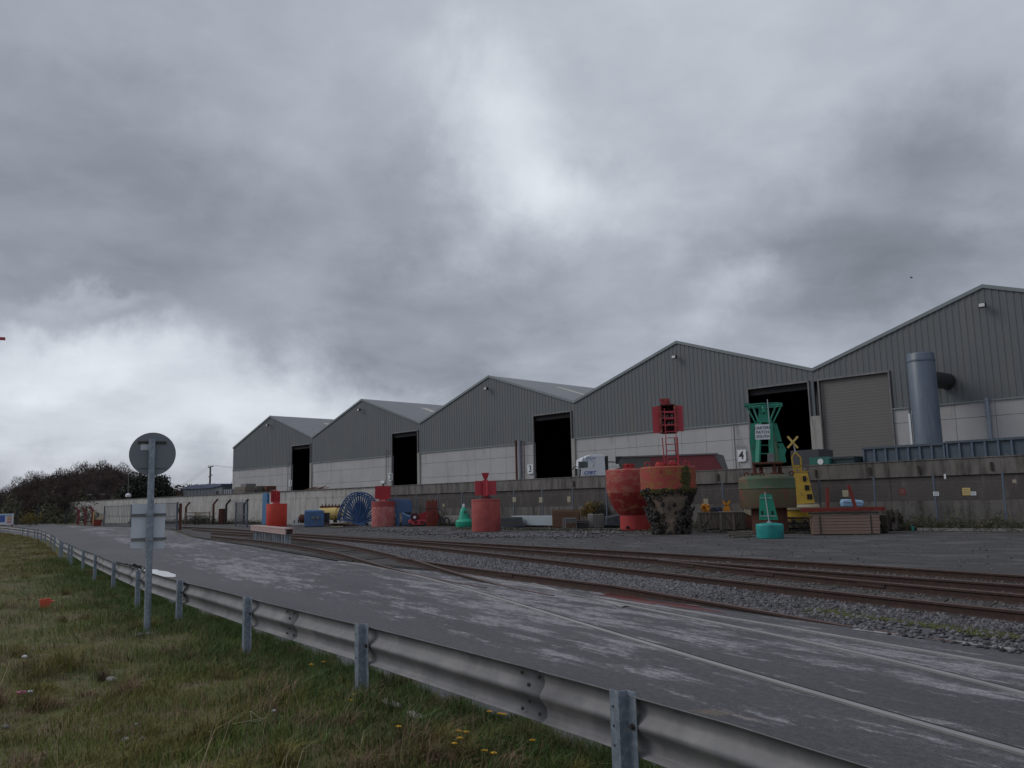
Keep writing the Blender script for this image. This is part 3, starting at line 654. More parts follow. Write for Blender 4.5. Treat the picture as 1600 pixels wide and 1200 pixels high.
# ballast bed
def interp(path, x): return float(np.interp(x, [p[0] for p in path], [p[1] for p in path]))
bpoly = [(-74, 33.0), (-62, 31.2)]+[(x, interp(A, x)+.9) for x in (-50, -40, -30, -20, -10, 0, 12, 20)]+[(20, 5.6), (4, 9.9), (-3, 11.6), (-5.1, 12.1), (-9.2, 12.9), (-13.6, 13.75), (-18, 13.9), (-21.7, 14.4), (-34, 17.6), (-49.4, 21.5), (-62, 26), (-72, 29.5)]
sheet('ballast_bed', bpoly, .004, K['ballast'])
def stones(name, n, sampler, rmin, rmax, m, z=0.01, label=None):
    t = (1+5**.5)/2
    base = np.array([(0, 0, 1), (.9, 0, .1), (.3, .85, 0), (-.7, .55, .1), (-.75, -.5, 0), (.25, -.9, .1), (0, 0, -.8)]); F_ = np.array([(0, 1, 2), (0, 2, 3), (0, 3, 4), (0, 4, 5), (0, 5, 1), (6, 2, 1), (6, 3, 2), (6, 4, 3), (6, 5, 4), (6, 1, 5)])
    P = sampler(n); n = len(P); r = rng.uniform(rmin, rmax, n); a = rng.uniform(0, 6.28, n)
    j = rng.uniform(.7, 1.3, (n, 7, 3)); v = base[None]*j*r[:, None, None]*np.array([1, 1, .75]); c, s = np.cos(a), np.sin(a)
    x = v[..., 0]*c[:, None]-v[..., 1]*s[:, None]; y = v[..., 0]*s[:, None]+v[..., 1]*c[:, None]
    v = np.stack([x+P[:, 0:1], y+P[:, 1:2], v[..., 2]+z+P[:, 2:3]], -1).reshape(-1, 3)
    f = (F_[None]+(np.arange(n)*7)[:, None, None]).reshape(-1, 3)
    me = bpy.data.meshes.new(name); me.vertices.add(len(v)); me.vertices.foreach_set('co', v.astype(np.float32).ravel())
    me.loops.add(f.size); me.loops.foreach_set('vertex_index', f.astype(np.int32).ravel()); me.polygons.add(len(f)); me.polygons.foreach_set('loop_start', np.arange(0, f.size, 3, dtype=np.int32))
    me.materials.append(m); me.update(calc_edges=True); me.validate()
    o = bpy.data.objects.new(name, me); COL.objects.link(o); o['kind'] = 'stuff'
    if label: o['label'] = label
    return o
DX = [p[0] for p in D]; DYv = [p[1] for p in D]; FXs = [p[0] for p in Fq]; FYs = [p[1] for p in Fq]; AX = [p[0] for p in A]; AY = [p[1] for p in A]
EX = [p[0] for p in E_]; EYs = [p[1] for p in E_]
def s_mid(n):
    x = -2-rng.power(.75, n)**1*0 - rng.uniform(0, 1, n)**1.5*38
    d = np.interp(x, DX, DYv); f = np.where(x < -20.5, np.interp(x, EX, EYs), np.interp(x, FXs, FYs)); f = np.where(x > -5, d-2.3, f)
    y = f+.08+(d-.08-f-.08)*rng.uniform(0, 1, n); ok = d-.1 > f+.1
    ok &= (x < -8.5) | (rng.uniform(0, 1, n) < .12)
    return np.stack([x, y, 0*x-.01], -1)[ok]
stones('ballast_stones', 40000, s_mid, .018, .05, K['ballast_stone'], .02, 'loose grey ballast stones between the rails')
def s_fine(n):
    x = 4-rng.uniform(0, 1, n)*18; d = np.interp(x, DX, DYv); f = np.where(x > -5.1, 11.9+(-5.1-x)*.27, np.interp(x, FXs, FYs)); y = f+(d-f)*rng.uniform(0, 1, n); return np.stack([x, y, 0*x-.008], -1)
stones('fine_gravel', 42000, s_fine, .008, .022, K['ballast_stone'], .012, 'fine dark gravel between road and rails at the right')
def s_all(n):
    x = 4-rng.uniform(0, 1, n)**1.3*44; d = np.interp(x, DX, DYv); a = np.interp(x, AX, AY); y = d+(a+.5-d)*rng.uniform(0, 1, n)
    return np.stack([x, y, 0*x-.01], -1)
stones('track_stones', 15000, s_all, .02, .05, mat('stone_stained', (.085, .072, .068), (.13, .12, .118), 5, .95, isl=.45, world=True), .015, 'rust stained stones between the far rails')
def s_edge(n):
    x = 6-rng.uniform(0, 1, n)**1.2*32; f = np.where(x < -20.5, np.interp(x, EX, EYs), np.interp(x, FXs, FYs)); f = np.where(x > -5, 11.9+(-5.1-x)*.27, f); w_ = np.where(x > -9, 1.0, .45)
    y = f+.12+np.abs(rng.normal(0, .25, n))*w_*1.2-.15*rng.uniform(0, 1, n); return np.stack([x, y, 0*x-.01], -1)
stones('edge_stones', 5000, s_edge, .012, .035, K['ballast'], .012, 'small stones spilled along the road edge')
def s_yard(n):
    x = -4-rng.uniform(0, 1, n)*60; a = np.interp(x, AX, AY); y = a+.6+(rng.uniform(0, 1, n)**1.1)*(39.5-a-.6); return np.stack([x, y, 0*x-.015], -1)
stones('yard_stones', 3200, s_yard, .012, .04, K['ballast_stone'], .012, 'pale loose stones on the dark yard')
def s_clu(n):
    c = [G(x, y) for x, y in ((600, 828), (640, 830), (690, 834), (770, 838), (790, 836), (850, 836), (880, 838), (930, 832))]; k = rng.integers(0, len(c), n)
    x = np.array([c[i].x for i in k])+rng.normal(0, 1.3, n); y = np.array([c[i].y for i in k])+rng.normal(0, .8, n); y = np.maximum(y, np.interp(x, AX, AY)+.6); return np.stack([x, y, 0*x], -1)
stones('gravel_heap', 2600, s_clu, .03, .09, K['ballast_stone'], .01, 'spilled pale gravel in front of the red buoys')

# road details
def blobpoly(cx, cy, rx, ry, rz, z, name, m, n=40, wob=.25, seed=1):
    r_ = random.Random(seed); ph = [r_.uniform(0, 6.28) for _ in range(4)]; pts = []
    for i in range(n):
        t = 2*math.pi*i/n; k = 1+wob*(.5*math.sin(2*t+ph[0])+.4*math.sin(3*t+ph[1])+.3*math.sin(5*t+ph[2])+.2*math.sin(9*t+ph[3])+(.18*math.sin(17*t+ph[0])+.15*math.sin(29*t+ph[1]) if n > 60 else 0))
        x, y = rx*k*math.cos(t), ry*k*math.sin(t); pts.append((cx+x*math.cos(rz)-y*math.sin(rz), cy+x*math.sin(rz)+y*math.cos(rz)))
    return sheet(name, pts, z, m)
water = bpy.data.materials.new('puddle_water'); water.use_nodes = True; wb = water.node_tree.nodes['Principled BSDF']; wb.inputs['Base Color'].default_value = (.03, .03, .032, 1); wb.inputs['Roughness'].default_value = .02; wb.inputs['Specular IOR Level'].default_value = 1.0
wb.inputs['IOR'].default_value = 1.45
blobpoly(-25.2, 9.25, 3.3, .40, -.20, .004, 'puddle', water, seed=3, wob=.55, n=90)
blobpoly(-22.9, 9.0, 1.0, .28, -.25, .005, 'puddle', water, seed=8)
redw = mat('red_stain', (.17, .028, .025), (.11, .03, .028), 2, .25)
blobpoly(-8.8, 11.62, 1.25, .24, -.27, .004, 'paint_stain', redw, seed=4, wob=.5)
wl = mat('line_paint', (.42, .43, .44), (.22, .22, .22), 3, .8, c3=(.12, .12, .12), t3=.62, sc3=6, w3=.1, world=True)
def strip(name, pts, w_, z, m):
    mb = MB(); P_ = [G(x, y) for x, y in pts]; vs = []
    for i, p in enumerate(P_):
        d = (P_[min(i+1, len(P_)-1)]-P_[max(i-1, 0)]).normalized(); nn = Vector((-d.y, d.x, 0)); vs += [(p.x-nn.x*w_/2, p.y-nn.y*w_/2, z), (p.x+nn.x*w_/2, p.y+nn.y*w_/2, z)]
    mb.add(vs, [(2*i, 2*i+2, 2*i+3, 2*i+1) for i in range(len(P_)-1)]); return struct(name, mb, m)
strip('road_marking', [(1335, 983), (1400, 991), (1500, 1004), (1600, 1016), (1700, 1029)], .14, .005, wl)
strip('road_marking', [(528, 877), (565, 881), (607, 888.5)], .12, .0055, wl)
def s_moss(n):
    x = rng.uniform(-6.2, 2, n); y = 11.86+(-5.1-x)*.27+rng.normal(0, .11, n)*(1+.4*np.sin(x*3)); return np.stack([x, y, 0*x-.004], -1)
stones('moss_strip', 6000, s_moss, .010, .026, mat('moss', (.10, .105, .03), (.065, .07, .028), 5, .95, isl=.4), .012, 'yellow green moss along the road edge')
#@@PART2
# ------------------------------------------------------------------ crash barrier seen from behind
gr = thing('crash_barrier', 'long galvanised crash barrier along the verge, seen from behind its posts', 'crash barrier', (0, 0, 0))
pts = resample([(.25, 2.85)]+RAILLINE[3:], 3.12)
WB = [(.0, .155), (-.012, .150), (-.022, .135), (-.030, .10), (-.072, .085), (-.080, .045), (-.072, .02), (-.030, .012)]
prof = [(0.000, .155), (.003, .151), (.040, .132), (.046, .120), (.048, .080), (.040, .058), (.012, .022), (.003, .010), (.001, 0.0)]
prof = prof+[(a, -b) for a, b in reversed(prof[:-1])]
TOPZ = .70; BZ = TOPZ-.155
DIRN = (Vector(RAILLINE[4])-Vector(RAILLINE[3])).normalized()
# beam lengths: three bays each, lapped; offset is towards the road (+normal)
line = [Vector(p) for p in [(6, 2.05)]+[(-.1, 2.93)]+RAILLINE[3:]]
fine = resample(line, .52)
def beam_piece(i0, i1, dz=0.0, off=0.0):
    mb = MB(); n = len(prof); vs = []
    for k in range(i0, i1+1):
        p = fine[k]; d = (fine[min(k+1, len(fine)-1)]-fine[max(k-1, 0)]).normalized(); nn = Vector((d.y, -d.x))
        if nn.y < 0: nn = -nn
        kink = .012*math.exp(-((p.x+2.05)/.35)**2)+.006*math.sin(p.x*1.1); lean = .010*math.sin(p.x*.8+1)
        for a, b in prof:
            vs.append((p.x+nn.x*(a+off+.06+lean*(b/.15)), p.y+nn.y*(a+off+.06+lean*(b/.15)), BZ+b+kink*(b > 0)+dz))
    m = i1-i0
    vs2 = [(x, y, z) for x, y, z in vs]
    mb.add(vs2, [(k*n+j, (k+1)*n+j, (k+1)*n+j+1, k*n+j+1) for k in range(m) for j in range(n-1)])
    o = mb.build('beam', K['galv_dull'], gr, True); s = o.modifiers.new('solid', 'SOLIDIFY'); s.thickness = .004; s.offset = 0; return o
cut = [0]; j0 = min(range(len(fine)), key=lambda k: abs(fine[k].x+3.62)); k = j0
while k > 0: cut.append(k); k -= 8
k = j0+8
while k < len(fine)-1: cut.append(k); k += 8
cut = sorted(set(cut+[len(fine)-1]))
for i, (a, b) in enumerate(zip(cut[:-1], cut[1:])): beam_piece(a, min(b+(0), len(fine)-1), 0, .0045*(i % 2))
# posts: Z section, near flange left, bolt through the far flange
zp = [(-.078, 0), (-.002, 0), (.002, .055), (.072, .055), (.072, .060), (-.003, .060), (-.008, .005), (-.078, .005)]
q = MB(); n = len(zp); vs = [(x, y, z) for z in (-.3, TOPZ+.025) for x, y in zp]
q.add(vs, [tuple(range(n-1, -1, -1)), tuple(range(n, 2*n))]+[(i, (i+1) % n, n+(i+1) % n, n+i) for i in range(n)]); pmesh = q.mesh('post', K['galv_post'])
q = MB()
q.tube((.043, .050, BZ), (.043, .035, BZ), .011, .011, 8); q.tube((.043, .058, BZ), (.043, .046, BZ), .017, .017, 10); bm_ = q.mesh('bolt', K['bolt'])
holes = MB()
for z in (TOPZ-.06, TOPZ-.16, TOPZ-.26): holes.tube((-.05, -.002, z), (-.05, .001, z), .007, .007, 8)
hm = holes.mesh('bolt_hole', K['dark'])
PXL = [(978, 1085), (563, 980), (385, 937), (279, 909), (215, 892), (177, 879), (148, 868), (128, 861), (115, 853), (107, 851), (100, 847), (93, 846), (85, 840), (79, 836.5), (74, 832), (71, 829.5), (57, 828), (48, 827.5), (38, 826), (28, 825)]
posts = []
xx = [0.15]
for px, py in PXL: posts.append(G(px, py, TOPZ))
for k, p in enumerate(posts):
    y = rail_y(p.x); d = (Vector((p.x-.5, rail_y(p.x-.5)))-Vector((p.x+.5, rail_y(p.x+.5)))).normalized(); ang = math.atan2(-d.y, -d.x)
    o = inst('post', pmesh, gr, (p.x, y-.012, random.uniform(-.02, .02) if k > 3 else 0), (0, random.uniform(-.02, .02), ang))
    if k < 8:
        inst('bolt', bm_, o); 
        if k < 5: inst('bolt_hole', hm, o)
# splice bolts on the beam
q = MB(); q.tube((0, 0, 0), (0, -.010, 0), .012, .010, 8); sb = q.mesh('splice_bolt', K['bolt'])
for c in cut[1:6]:
    p = fine[c]
    for dx, dz in ((.03, .11), (.03, -.11), (.13, .05), (.13, -.05), (.21, .11), (.21, -.11)):
        inst('splice_bolt', sb, gr, (p.x-dx, rail_y(p.x-dx)+.060+(.022 if abs(dz) < .08 else .030), BZ+dz), (0, 0, 0))

# ------------------------------------------------------------------ sign post in the verge, seen from behind
p = G(230, 990, .10); fz = face(p); s_ = 1/ppm(p)
sp = thing('sign_post', 'tall grey post in the verge carrying a round sign and a rectangular one', 'road sign', p, fz)
L2 = pmap(p, fz)   # local x, z at this distance
x1, z1 = L2(238, 686); q = MB(); q.tube((0, 0, -.3), (x1, 0, z1), .0445, .0445, 14); q.build('pole', K['galv_post'], sp, True)
cx_, cz_ = L2(238.5, 709); q = MB(); q.tube((cx_, .062, cz_), (cx_, .070, cz_), 34.5*s_, 34.5*s_, 48); d_ = q.build('round_sign', K['sign_back'], sp)
q = MB(); q.tube((cx_, .0705, cz_), (cx_, .0735, cz_), 34.9*s_, 34.9*s_, 48); q.build('rim', K['red_rim'], d_)
for py in (691, 729): x_, z_ = L2(238, py); q = MB(); q.box((x_, .053, z_), (.36, .016, .035)); q.build('fixing_rail', K['sign_back'] if py > 700 else K['bolt'], d_)
x_, z_ = L2(226, 697); q = MB(); q.box((x_, .060, z_), (.10, .003, .10)); q.build('sticker', K['sign_white'], d_)
q = MB(); (xa, za), (xb, zb_), (xc, zc_), (xd, zd_) = L2(203.5, 857), L2(256.5, 857), L2(259, 787), L2(206, 787)
q.prism([(xa, za), (xb, zb_), (xc, zc_), (xd, zd_)], .062, .068); r_ = q.build('rectangular_sign', K['sign_white'], sp)
for py in (804.5, 842.5):
    x_, z_ = L2(232.5, py); q = MB(); q.box((x_, .052, z_), (.445, .018, .036)); q.build('fixing_rail', K['galv_dull'], r_)
    q = MB(); q.box((x_+.005, -.048, z_), (.10, .012, .028)); q.build('clip', K['galv'], r_)

# ------------------------------------------------------------------ buoys and gear in the yard
def ring_band(mb, r, z0, z1, n=40, t=.03): mb.lathe([(r, z0), (r+t, z0), (r+t, z1), (r, z1)], n)
def drum_buoy(px, py, w_, h_, m, label, group='red drum buoys'):
    p, a, s = place(px, py); t = thing('buoy', label, 'buoy', p, a, group); r = w_*s/2; h = h_*s
    q = MB(); q.lathe([(0, 0), (r*.985, 0), (r, .04), (r, h-.05), (r*.98, h), (0, h+.02)], 40); q.build('drum', K[m], t, True)
    q = MB(); q.lathe([(r+.001, h-.10), (r+.012, h-.10), (r+.012, h-.04), (r+.001, h-.04)], 40)
    q.build('rim_band', K[m], t); return t, s, r, h
# 1 fresh orange-red
t, s, r, h = drum_buoy(432, 822.5, 31.5, 35, 'red_fresh', 'bright orange red drum buoy beside a light blue panel, leftmost of the drum buoys')
q = MB(); q.tube((-.05, 0, h), (-.05, 0, h+.25), .35, .22, 14)
for k in range(2): q.box((-.12, 0, h+.62), (15*s, .05, 17*s), math.radians(45+90*k-25))
q.lathe([(0, h+.25), (.16, h+.25), (.16, h+1.15), (0, h+1.2)], 10, (-.12, 0, 0)); q.build('topmark', K['red_top'], t)
# 2 pinkish
t, s, r, h = drum_buoy(599, 822.5, 36, 39, 'red_pink', 'faded pink drum buoy with a darker top band and square red topmark')
ob = [c for c in t.children if c.name.startswith('rim_band')][0]; bpy.data.objects.remove(ob)
q = MB(); q.lathe([(r, h-.42), (r+.015, h-.42), (r+.015, h), (r, h)], 40); q.build('rim_band', K['red_band'], t)
q = MB(); q.tube((.0, 0, h), (0, 0, h+.26), .36, .20, 12); q.build('neck', K['red_pink'], t)
q = MB(); w2 = 12*s; q.prism([(-w2*1.1, h+4*s), (-w2*.05, h+2.5*s), (w2*.95, h+4*s), (w2*.95, h+23*s), (-w2*.05, h+24*s), (-w2*1.05, h+23.5*s)], -.28, -.2); q.box((0, .1, h+13.5*s), (w2*1.9, .6, 19*s)); q.build('topmark', K['red_top'], t)
q = MB(); q.tube((0, 0, h+23*s), (0, 0, h+27*s), .08, .05, 8); q.build('lantern_stub', K['black'], t)
# 3 rough red with crossed vanes
t, s, r, h = drum_buoy(760, 830, 45, 49.5, 'red_rough', 'scraped red drum buoy with crossed red vanes and a small cone box on top')
q = MB(); q.tube((0, 0, h), (0, 0, h+.3), .42, .12, 14); q.build('neck', K['red_dark'], t)
for k, ang in enumerate((12, 102)):
    q = MB(); q.box((0, 0, h+17.5*s), (34*s if k == 0 else 30*s, .05, 22.5*s), math.radians(ang)); q.build('vane', K['red_top2'], t)
q = MB(); q.box((0, -.28, h+17.5*s), (8*s, .06, 26*s)); q.build('vane_rib', K['red_top2'], t)
q = MB(); q.tube((0, 0, h+27*s), (0, 0, h+33*s), .06, .06, 6); q.prism([(-3*s, h+32*s), (3.2*s, h+32*s), (6*s, h+41*s), (-6*s, h+41*s)], -.22, .22); q.build('cone_box', K['red_top'], t)

# big red buoys
def eye(mb, x, y, z, r=.13):
    for i in range(12):
        a, b = 2*math.pi*i/12, 2*math.pi*(i+1)/12; mb.tube((x+r*math.cos(a), y, z+r+r*math.sin(a)), (x+r*math.cos(b), y, z+r+r*math.sin(b)), .035, .035, 6, False)
p, a, s = place(993, 829); t = thing('buoy', 'big red navigation buoy tapering to a bright red drum foot, left of the overgrown one', 'buoy', p, a, 'big red navigation buoys')
H_ = 95*s
q = MB(); q.lathe([(0, 0), (23.5*s, 0), (23.5*s, 25*s)], 48); q.build('foot', K['red_b2'], t, True)
q = MB(); q.lathe([(23.5*s, 25*s), (25.5*s, 25.6*s), (33*s, 36*s), (40.5*s, 54*s), (41.5*s, 58*s)], 48); q.build('taper', K['red_deep'], t, True)
q = MB(); q.lathe([(41.5*s, 58*s), (42.8*s, 60*s), (42.8*s, H_-1.5*s), (41.5*s, H_), (12*s, H_+1*s), (0, H_+1*s)], 48); q.build('body', K['red_b'], t, True)
q = MB(); q.lathe([(0, H_), (9*s, H_), (9*s, H_+3*s), (5*s, H_+3.5*s), (5*s, H_+7*s), (8*s, H_+7*s), (8*s, H_+9*s), (0, H_+9*s)], 12, (-6*s, 0, 0))
for k in range(6): q.box((-6*s+8*s*math.cos(k), 8*s*math.sin(k), H_+5*s), (.1, .1, 6*s))
q.build('mooring_fitting', K['red_b2'], t)
q = MB(); q.tube((-12*s, -23*s+.35, .2), (-12*s, -23.5*s, .2), .08, .08, 10)
q.build('drain_hole', K['dark'], t)

p, a, s = place(1048, 834); t = thing('buoy', 'big red buoy crusted with mussels below, carrying a ladder tower and red cabinet', 'buoy', p, a, 'big red navigation buoys')
H_ = 104*s
q = MB(); q.lathe([(0, 0), (18*s, 0), (20*s, 12*s), (24*s, 32*s), (32*s, 50*s), (40*s, 66*s)], 48, wob=.03); q.build('underbody', K['hull_grime'], t, True)
q = MB(); q.lathe([(40*s, 66*s), (43.3*s, 69*s), (43.5*s, H_-2*s), (42*s, H_), (10*s, H_+.6*s), (0, H_+.6*s)], 48); q.build('body', K['red_a'], t, True)
q = MB(); random.seed(5)
for k in range(3000):
    side = random.random(); z = random.uniform(0, 68)*s; zz = z/s
    rr = np.interp(zz, [0, 12, 32, 50, 66], [18, 20, 24, 32, 40])*s
    th = random.uniform(-math.pi, 0) if side < .85 else random.uniform(0, math.pi)
    ang = math.degrees(th)
    cov = 1.0
    cov = .9 if math.sin(ang*.09+zz*.16)+math.sin(zz*.27-ang*.05) > -.6 else .1
    if zz > 34 and -142 < ang < -38: cov = .04
    elif zz > 12 and -128 < ang < -58: cov = .05
    elif zz <= 12 and -115 < ang < -70: cov = .04
    if zz > 58: cov = .25
    if random.random() > cov: continue
    extra = (random.uniform(0, .12) if zz > 40 else random.uniform(0, .38)*(.3 if -126 < ang < -58 else 1))
    q.ico((math.cos(th)*(rr+extra), math.sin(th)*(rr+extra), z+.04), random.choice([.03, .04, .05, .06, .09]), (1, 1, 1.3), jit=.4)
o = q.build('mussel_growth', K['mussel'], t); o['kind'] = 'stuff'
q = MB()
for k in range(120):
    th = math.radians(random.gauss(-52, 5)); z = random.uniform(67, 101)*s; q.ico((math.cos(th)*43.6*s, math.sin(th)*43.6*s, z), random.uniform(.03, .09), (1, 1, 1.8), .3)
for k in range(90):
    th = math.radians(random.uniform(-170, -10)); z = random.uniform(62, 70)*s; q.ico((math.cos(th)*42.5*s, math.sin(th)*42.5*s, z), random.uniform(.03, .08), (1, 1, 1), .3)
o = q.build('algae_growth', K['algae'], t); o['kind'] = 'stuff'; random.seed(7)
for x in (-31, 29.5): q = MB(); eye(q, x*s, -10*s, H_, .12); q.build('lifting_eye', K['red_b2'], t)
q = MB(); q.lathe([(0, H_), (9*s, H_), (9*s, H_+5*s), (7*s, H_+6*s), (7*s, H_+8*s), (0, H_+8*s)], 14, (-10*s, -4*s, 0)); q.lathe([(0, H_), (6*s, H_), (6*s, H_+7*s), (3*s, H_+10*s), (0, H_+10*s)], 14, (8*s, -4*s, 0)); q.build('deck_fitting', K['red_b2'], t)
text('letter', 'A', 6*s, K['red_dark'], t, (-10*s, -43.6*s, H_-9*s))
# tower
BM = pmap(p, a); tw = thing('tower', None, None); tw.parent = t; tw.location.x = BM(1046, 690)[0]+2*s
import_z0, z1 = H_, H_+44*s
for (xa, xb, y_) in ((-13, -14, -.25), (8.5, 9.5, -.25), (-9, -8.5, .35), (6, 5.5, .35)):
    q = MB(); q.bar((xa*s+ (2*s if xa < 0 else 2*s), y_, import_z0), ((xb+1)*s, y_, z1+2*s), .055); q.build('leg', K['red_top2'] if y_ < 0 else K['rust'], tw)
for z in range(5, 92, 10):
    q = MB(); q.bar((-7*s, -.32, H_+z*s), (9*s, -.32, H_+z*s), .035); q.build('rung', K['red_top2'], tw)
for x in (-7, 9): q = MB(); q.bar((x*s, -.32, H_), (x*s-.02, -.32, H_+92*s), .04); q.build('ladder_rail', K['red_top2'], tw)
cab = thing('cabinet', None, None); cab.parent = t; cab.location.x = BM(1043.5, 655)[0]
z0, z1 = H_+54*s, H_+97*s; wx = 24*s
q = MB()   # hollow cabinet: back, top, bottom, side walls, splayed wings
q.box((0, .45, (z0+z1)/2), (22*s, .05, z1-z0)); q.box((0, .1, z1+.02), (22*s, .75, .06)); q.box((0, .1, z0), (22*s, .75, .05)); q.build('back', K['red_dark'], cab)
for sx2 in (-1, 1):
    q = MB(); q.prism([(sx2*9.5*s, z0), (sx2*14*s, z0), (sx2*14*s, z1), (sx2*9.5*s, z1)][::sx2], -.25, .42); q.build('side_wall', K['red_deep'], cab)
    q = MB(); q.prism([(sx2*14*s, z0+(0 if sx2 < 0 else 1.5*s)), (sx2*24*s, z0+(0 if sx2 < 0 else 1.5*s)), (sx2*24*s, z1-s), (sx2*14*s, z1)][::sx2], -.05, .0); q.build('wing', K['red_top2'], cab)
for z in (12, 23, 33): q = MB(); q.box((0, -.22, z0+z*s), (19*s, .05, .05)); q.build('shelf_bar', K['red_top2'], cab)
text('lettering', 'No 8', .28, K['white'], cab, (-1*s, .38, z0+28*s)); text('lettering', 'GLASS', .28, K['white'], cab, (0, .38, z0+15*s))
q = MB(); q.prism([(-12*s, z1+12*s), (-9*s, z1+1*s), (6*s, z1+1*s), (3.5*s, z1+12*s)], .0, .30); q.build('top_box', K['red_deep'], cab)
q = MB(); q.bar((-11*s, -.03, z1+11.5*s), (-5.5*s, -.03, z1+1*s), .05); q.bar((1*s, -.03, z1+11.5*s), (-4.5*s, -.03, z1+1*s), .05); q.build('top_brace', K['red_top2'], cab)

# big green buoy
p, a, s = place(1203, 833); t = thing('buoy', 'big weathered green and brown buoy with a tall green superstructure and name board', 'buoy', p, a)
B = pmap(p, a, 1200, 735)
q = MB(); q.lathe([(0, 0), (27*s, 0), (27*s, 39*s), (0, 39*s)], 36, (1*s, 0, 0)); q.build('pedestal', K['rust'], t, True)
q = MB(); q.lathe([(0, 39*s), (42*s, 39*s), (43*s, 41*s), (43*s, 68*s)], 48); q.build('lower_body', K['green_low'], t, True)
q = MB(); q.lathe([(43*s, 68*s), (43.8*s, 69.5*s), (43*s, 71*s), (43*s, 84*s), (40*s, 88*s), (20*s, 92*s), (0, 92.5*s)], 48); q.build('upper_body', K['green_body'], t, True)
for x in (1166, 1236, 1190): q = MB(); eye(q, B(x, 0)[0], -.35 if x != 1190 else -1.0, 88.5*s, .09); q.build('lifting_eye', K['rust'], t)
zt = 92*s
for x in (1179, 1189, 1210, 1219): q = MB(); lx = B(x, 0)[0]; yy = -.5 if x in (1179, 1210) else .5; q.tube((lx, yy, zt-.12), (lx, yy, 108*s), .11, .07, 8); q.box((lx, yy, zt+.0), (.36, .36, .08)); q.build('leg', K['rust'], t)
q = MB(); q.box((B(1200, 0)[0], 0, 108.5*s), (46*s, 1.4, .08)); q.build('deck', K['rust'], t)
su = thing('superstructure', None, None); su.parent = t
for xa, xb, w_ in ((1184, 1187, 8), (1206, 1203, 7)):
    q = MB(); a_, b_ = B(xa, 724), B(xb, 660); q.bar((a_[0], -.55, a_[1]), (b_[0], -.35, b_[1]), w_*s, .10); q.build('column', K['green_a'], su)
for xa, xb in ((1180, 1187), (1216, 1206)):
    q = MB(); a_, b_ = B(xa, 724), B(xb, 660); q.bar((a_[0], .5, a_[1]), (b_[0], .35, b_[1]), 6*s, .10); q.build('column', K['green_pale'] if xa > 1200 else K['green_a'], su)
def panel(pts, y0, y1, m, nm='side_panel'): q = MB(); q.prism([B(*v) for v in pts][::-1], y0, y1); q.build(nm, K[m], su)
panel([(1173, 663), (1184, 660), (1184, 690), (1182, 722), (1176, 722), (1171, 692)], -.25, -.20, 'green_a')
panel([(1208, 660), (1214, 662), (1222, 690), (1208, 690)], .0, .05, 'green_a')
panel([(1214, 692), (1223, 692), (1229, 703), (1224, 720), (1218, 700)], .1, .15, 'green_a')
panel([(1216, 700), (1225, 706), (1229, 722), (1218, 724)], -.1, -.05, 'green_a')
panel([(1203, 675), (1210, 678), (1213, 722), (1207, 722)], -.30, -.26, 'green_pale')
panel([(1199, 709), (1209, 709), (1210, 725), (1199, 725)], -.62, -.30, 'galv_dull', 'equipment_box')
panel([(1184, 655), (1204, 655), (1206, 661), (1182, 661)], -.45, .45, 'green_a', 'top_plate')
for z in (695, 708): q = MB(); a_, b_ = B(1183, z), B(1207, z); q.bar((a_[0], .4, a_[1]), (b_[0], .4, b_[1]), .06); q.build('cross_bar', K['green_a'], su)
for (x0_, y0_), (x1_, y1_) in (((1186, 656), (1187, 636)), ((1202, 656), (1200, 636)), ((1186, 656), (1200, 641)), ((1202, 656), (1187, 641)), ((1186, 646), (1201, 646)), ((1194, 638), (1194, 632))):
    q = MB(); a_, b_ = B(x0_, y0_), B(x1_, y1_); q.bar((a_[0], -.1, a_[1]), (b_[0], -.1, b_[1]), .07); q.build('lattice', K['green_a'], su)
q = MB(); q.lathe([(0, B(0, 644)[1]), (5.5*s, B(0, 644)[1]), (4*s, B(0, 638)[1]), (1.5*s, B(0, 633)[1]), (0, B(0, 633)[1])], 12, (B(1193.5, 640)[0], 0, 0)); q.build('lantern', K['green_a'], su)
q = MB(); q.box((B(1194, 651)[0], .02, B(0, 651)[1]), (13*s, .3, 8*s)); q.build('lantern_base', K['green_a'], su)
# wide ring guard on top
q = MB(); R_ = 28*s; cxx = B(1193, 633)[0]
for z, rr in ((631.5, R_), (635, R_*.98)):
    zz = B(0, z)[1]
    for i in range(8):
        a0, a1 = 2*math.pi*(i+.0)/8, 2*math.pi*(i+1)/8; q.bar((cxx+rr*math.cos(a0), .95*rr*math.sin(a0)*.6, zz), (cxx+rr*math.cos(a1), .95*rr*math.sin(a1)*.6, zz), .05)
q.build('ring_guard', K['green_a'], su)
for (x0_, x1_, yy) in ((1166, 1180, -.2), (1221, 1208, -.2), (1176, 1186, .5), (1212, 1202, .5)):
    q = MB(); a_, b_ = B(x0_, 634), B(x1_, 660); q.bar((a_[0], yy, a_[1]), (b_[0], yy*.7, b_[1]), .06); q.build('strut', K['green_a'], su)
for x_ in (1166, 1220): q = MB(); a_ = B(x_, 633); q.box((a_[0], 0, a_[1]), (5*s, .5, 5*s)); q.build('ring_node', K['green_a'], su)
q = MB(); a_, b_ = B(1199, 626), B(1203, 676); q.tube((a_[0], -.6, a_[1]), (b_[0], -.62, b_[1]), .02, .02, 6); q.build('whip_aerial', K['beam_white'], su)
q = MB(); q.prism([B(1180.5, 688.5), B(1203.5, 688), B(1202.5, 665), B(1180, 665.5)], -.76, -.73); nb = q.build('name_board', K['white'], su)
for k, wd in enumerate(('CARTERS', 'PATCH', 'SOUTH')): text('lettering', wd, .175, K['ink'], nb, (B(1191.8, 677)[0], -.765, B(0, 670.2+6.6*k)[1]), off=.002)

